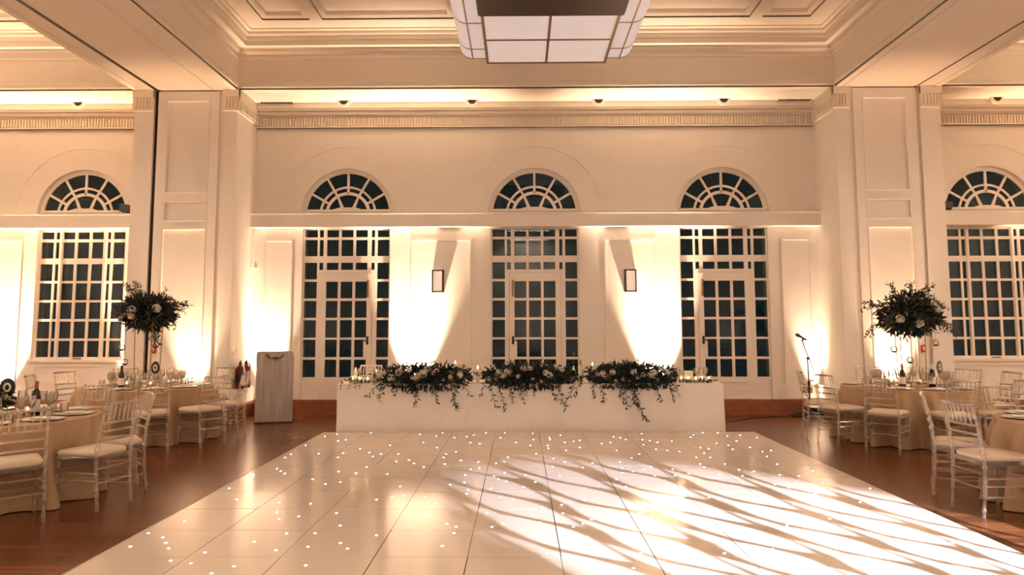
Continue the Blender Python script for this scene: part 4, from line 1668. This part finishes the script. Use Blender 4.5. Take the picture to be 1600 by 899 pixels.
# outline loop: front edge, right side, back, left side
loops = []
ns = 24
for j in range(rows + 1):
    f = j / rows
    z = front[j][0][2]
    lp = list(front[j])
    for k in range(1, ns):
        y = HY0 + (HY1 - HY0) * k / ns
        lp.append((HX1 + .016 * f + .012 * f * math.sin(y * 17), y, z))
    for k in range(nx + 1):
        x = HX1 - (HX1 - HX0) * k / nx
        lp.append((x, HY1 + .015 * f + .012 * f * math.sin(x * 9), z))
    for k in range(1, ns):
        y = HY1 - (HY1 - HY0) * k / ns
        lp.append((HX0 - .016 * f - .012 * f * math.sin(y * 15), y, z))
    loops.append(lp)
b.loft(loops, caps=False)
n0 = len(loops[0])
b.add(loops[0], [tuple(range(n0))])
b.build('tablecloth', M['cloth'], smooth=True, label='white cloth hanging to the floor around the long table', cat='tablecloth')
ZH = HZ + .003


def long_arrangement(cx, w, label, seed, trails, zc=.80):
    r = random.Random(seed)
    t = thing('flower_garland', label, 'flower arrangement', (cx, 10.50, ZH))
    MB().bbox(-w * .42, w * .42, -.07, .07, 0, .06, .01).build('foam_tray', M['leaf'], t)
    lv, ol, sm = MB(), MB(), MB()
    z = zc - ZH
    ball_foliage(r, lv, 2000, (0, -.02, z), (w / 2, .19, .135), .075, .034, core=.15)
    ball_foliage(r, lv, 700, (0, -.15, z - .10), (w / 2 * .92, .05, .09), .075, .032, core=.2)
    ball_foliage(r, ol, 330, (0, 0, z + .02), (w / 2 * 1.08, .2, .165), .065, .022, core=.7)
    for (x, zl, kx) in trails:
        n = 7
        pts = [(x - cx, -.10, z)]
        for i in range(n + 1):
            f = i / n
            pts.append((x - cx + kx * f ** 1.5 + r.uniform(-.012, .012), -.215 - .01 * f + r.uniform(-.008, .008), z - .06 - (zc - .06 - zl) * f))
        spray(lv if r.random() < .7 else ol, sm, pts, r, .078, .028, .022, .75)
    lv.build('foliage', M['leaf'], t, recalc=False)
    ol.build('olive_sprays', M['leaf_olive'], t, recalc=False)
    sm.build('stems', M['stem'], t, recalc=False)
    for k in range(17):
        u = -.92 + 1.84 * (k + r.uniform(.1, .9)) / 17
        e = r.uniform(-.75, 1.0)
        p = Vector((u * w / 2, -.02 - .185 * math.cos(e) * math.sqrt(max(.1, 1 - u * u * .8)), z + .135 * math.sin(e)))
        d = Vector((u * .4, -math.cos(e), math.sin(e)))
        put_rose(t, p, d, r.choice((.8, 1.0, 1.35)), k)
    return t


long_arrangement(-1.40, 1.42, 'left dark green and pale rose garland on the long table', 41, [(-2.05, .50, -.12), (-1.93, .45, -.08), (-1.75, .52, -.05), (-1.55, .36, .08), (-1.45, .45, .0), (-1.22, .42, .02), (-1.2, .5, .0), (-.96, .31, .04), (-.92, .34, .0), (-.80, .5, .1)], .80)
long_arrangement(.14, 1.36, 'middle dark green and pale rose garland on the long table', 42, [(-.50, .50, -.08), (-.40, .34, .06), (-.30, .33, .10), (-.15, .42, .05), (.02, .40, .05), (.20, .52, 0), (.42, .44, .12), (.52, .33, .14), (.80, .45, -.14), (.86, .52, -.1)], .81)
long_arrangement(1.63, 1.34, 'right dark green and pale rose garland on the long table', 43, [(1.05, .50, .02), (1.16, .42, .06), (1.40, .42, .08), (1.50, .33, .02), (1.55, .36, .12), (1.60, .14, .20), (1.62, .28, .12), (1.95, .43, .06), (2.12, .45, .08), (2.22, .5, .06)], .82)

# little things at both ends of the long table
hl = random.Random(77)
for k in range(6):
    x = -2.46 + .115 * k
    votive(x, 10.46 + hl.uniform(0, .12), ZH, 'small glass votive candle on the left end of the long table', 'votives on the left end of the long table', 1.2)
for k in range(5):
    x = 2.36 + .10 * k
    votive(x, 10.46 + hl.uniform(0, .12), ZH, 'small glass votive candle on the right end of the long table', 'votives on the right end of the long table', 1.2)
for k, (x, y, lb) in enumerate(((-2.40, 10.75, 'clear wine glass on the left end of the long table'), (-2.20, 10.72, 'clear wine glass on the left end of the long table'), (-2.02, 10.78, 'clear wine glass on the left end of the long table'), (2.42, 10.76, 'clear wine glass on the right end of the long table'), (2.62, 10.70, 'clear wine glass on the right end of the long table'), (2.78, 10.8, 'clear wine glass on the right end of the long table'))):
    place(GLASS_ME, 'wine_glass', x, y, ZH, 0, lb, 'glass', 'wine glasses on the long table, ' + ('left end' if x < 0 else 'right end'))


def pillar_candle(x, y, h, label):
    t = thing('pillar_candle', label, 'candle', (x, y, ZH))
    MB().lathe([(.026, 0), (.026, h), (.018, h + .003)], 14).build('wax', M['wax'], t, smooth=True)
    MB().lathe([(.002, h + .003), (.007, h + .016), (.004, h + .03), (.0006, h + .045)], 8).build('flame', M['flame'], t, smooth=True)


pillar_candle(-2.43, 10.62, .17, 'white pillar candle on the left end of the long table, outermost')
pillar_candle(-2.11, 10.56, .15, 'white pillar candle on the left end of the long table, next to the left garland')
pillar_candle(-.97, 10.78, .26, 'tall white pillar candle behind the left garland')
pillar_candle(-.62, 10.60, .20, 'white pillar candle in the gap between left and middle garlands')
pillar_candle(1.08, 10.66, .24, 'tall white pillar candle in the gap between middle and right garlands')
pillar_candle(.80, 10.66, .18, 'white pillar candle at the right end of the middle garland')
bottle(.91, 10.72, ZH, 'pale champagne bottle between the middle and right garlands', M['champagne'], M['gold'], .31)
bottle(2.70, 10.86, ZH, 'pale bottle at the right end of the long table', M['champagne'], M['paper'], .24)
t = thing('picture_frame', 'small white framed card on the right end of the long table', 'frame', (2.50, 10.66, ZH), .1)
fm = MB()
fm.poly(rect(-.065, .065, 0, .16), [rect(-.05, .05, .015, .145)], XZ(0), 0, .014)
fm.build('frame', M['white_plastic'], t)
MB().box(-.051, .051, .006, .010, .014, .146).build('card', M['paper'], t)
MB().add([(-.01, .012, .12), (.01, .012, .12), (.01, .07, 0), (-.01, .07, 0), (-.01, .014, .13), (.01, .014, .13), (.01, .075, 0), (-.01, .075, 0)], [(0, 1, 2, 3), (4, 7, 6, 5), (0, 4, 5, 1), (1, 5, 6, 2), (2, 6, 7, 3), (3, 7, 4, 0)]).build('strut', M['white_plastic'], t)
# loose greenery runners at the table ends
for x0, x1, lb, sd in ((-2.54, -2.16, 'thin leafy sprig trailing over the left end of the long table', 51), (2.36, 2.84, 'thin leafy sprig lying on the right end of the long table', 52)):
    r = random.Random(sd)
    lv, sm = MB(), MB()
    tt = thing('leafy_sprig', lb, 'greenery', ((x0 + x1) / 2, 10.40, ZH))
    c = (x0 + x1) / 2
    pts = [(x0 - c + (x1 - x0) * k / 8, .02 + r.uniform(-.03, .03), .035 + r.uniform(-.01, .025)) for k in range(9)]
    spray(lv, sm, pts, r, .06, .022, .016)
    if x0 < 0:
        for qx in (-.22, -.1, .0, .06):
            spray(lv, sm, [(qx, 0, .04), (qx, -.08, .02), (qx - .01, -.095, -.07 - abs(qx) * .1)], r, .05, .018, .03)
    lv.build('leaves', M['leaf'], tt, recalc=False)
    sm.build('stem', M['stem'], tt, recalc=False)
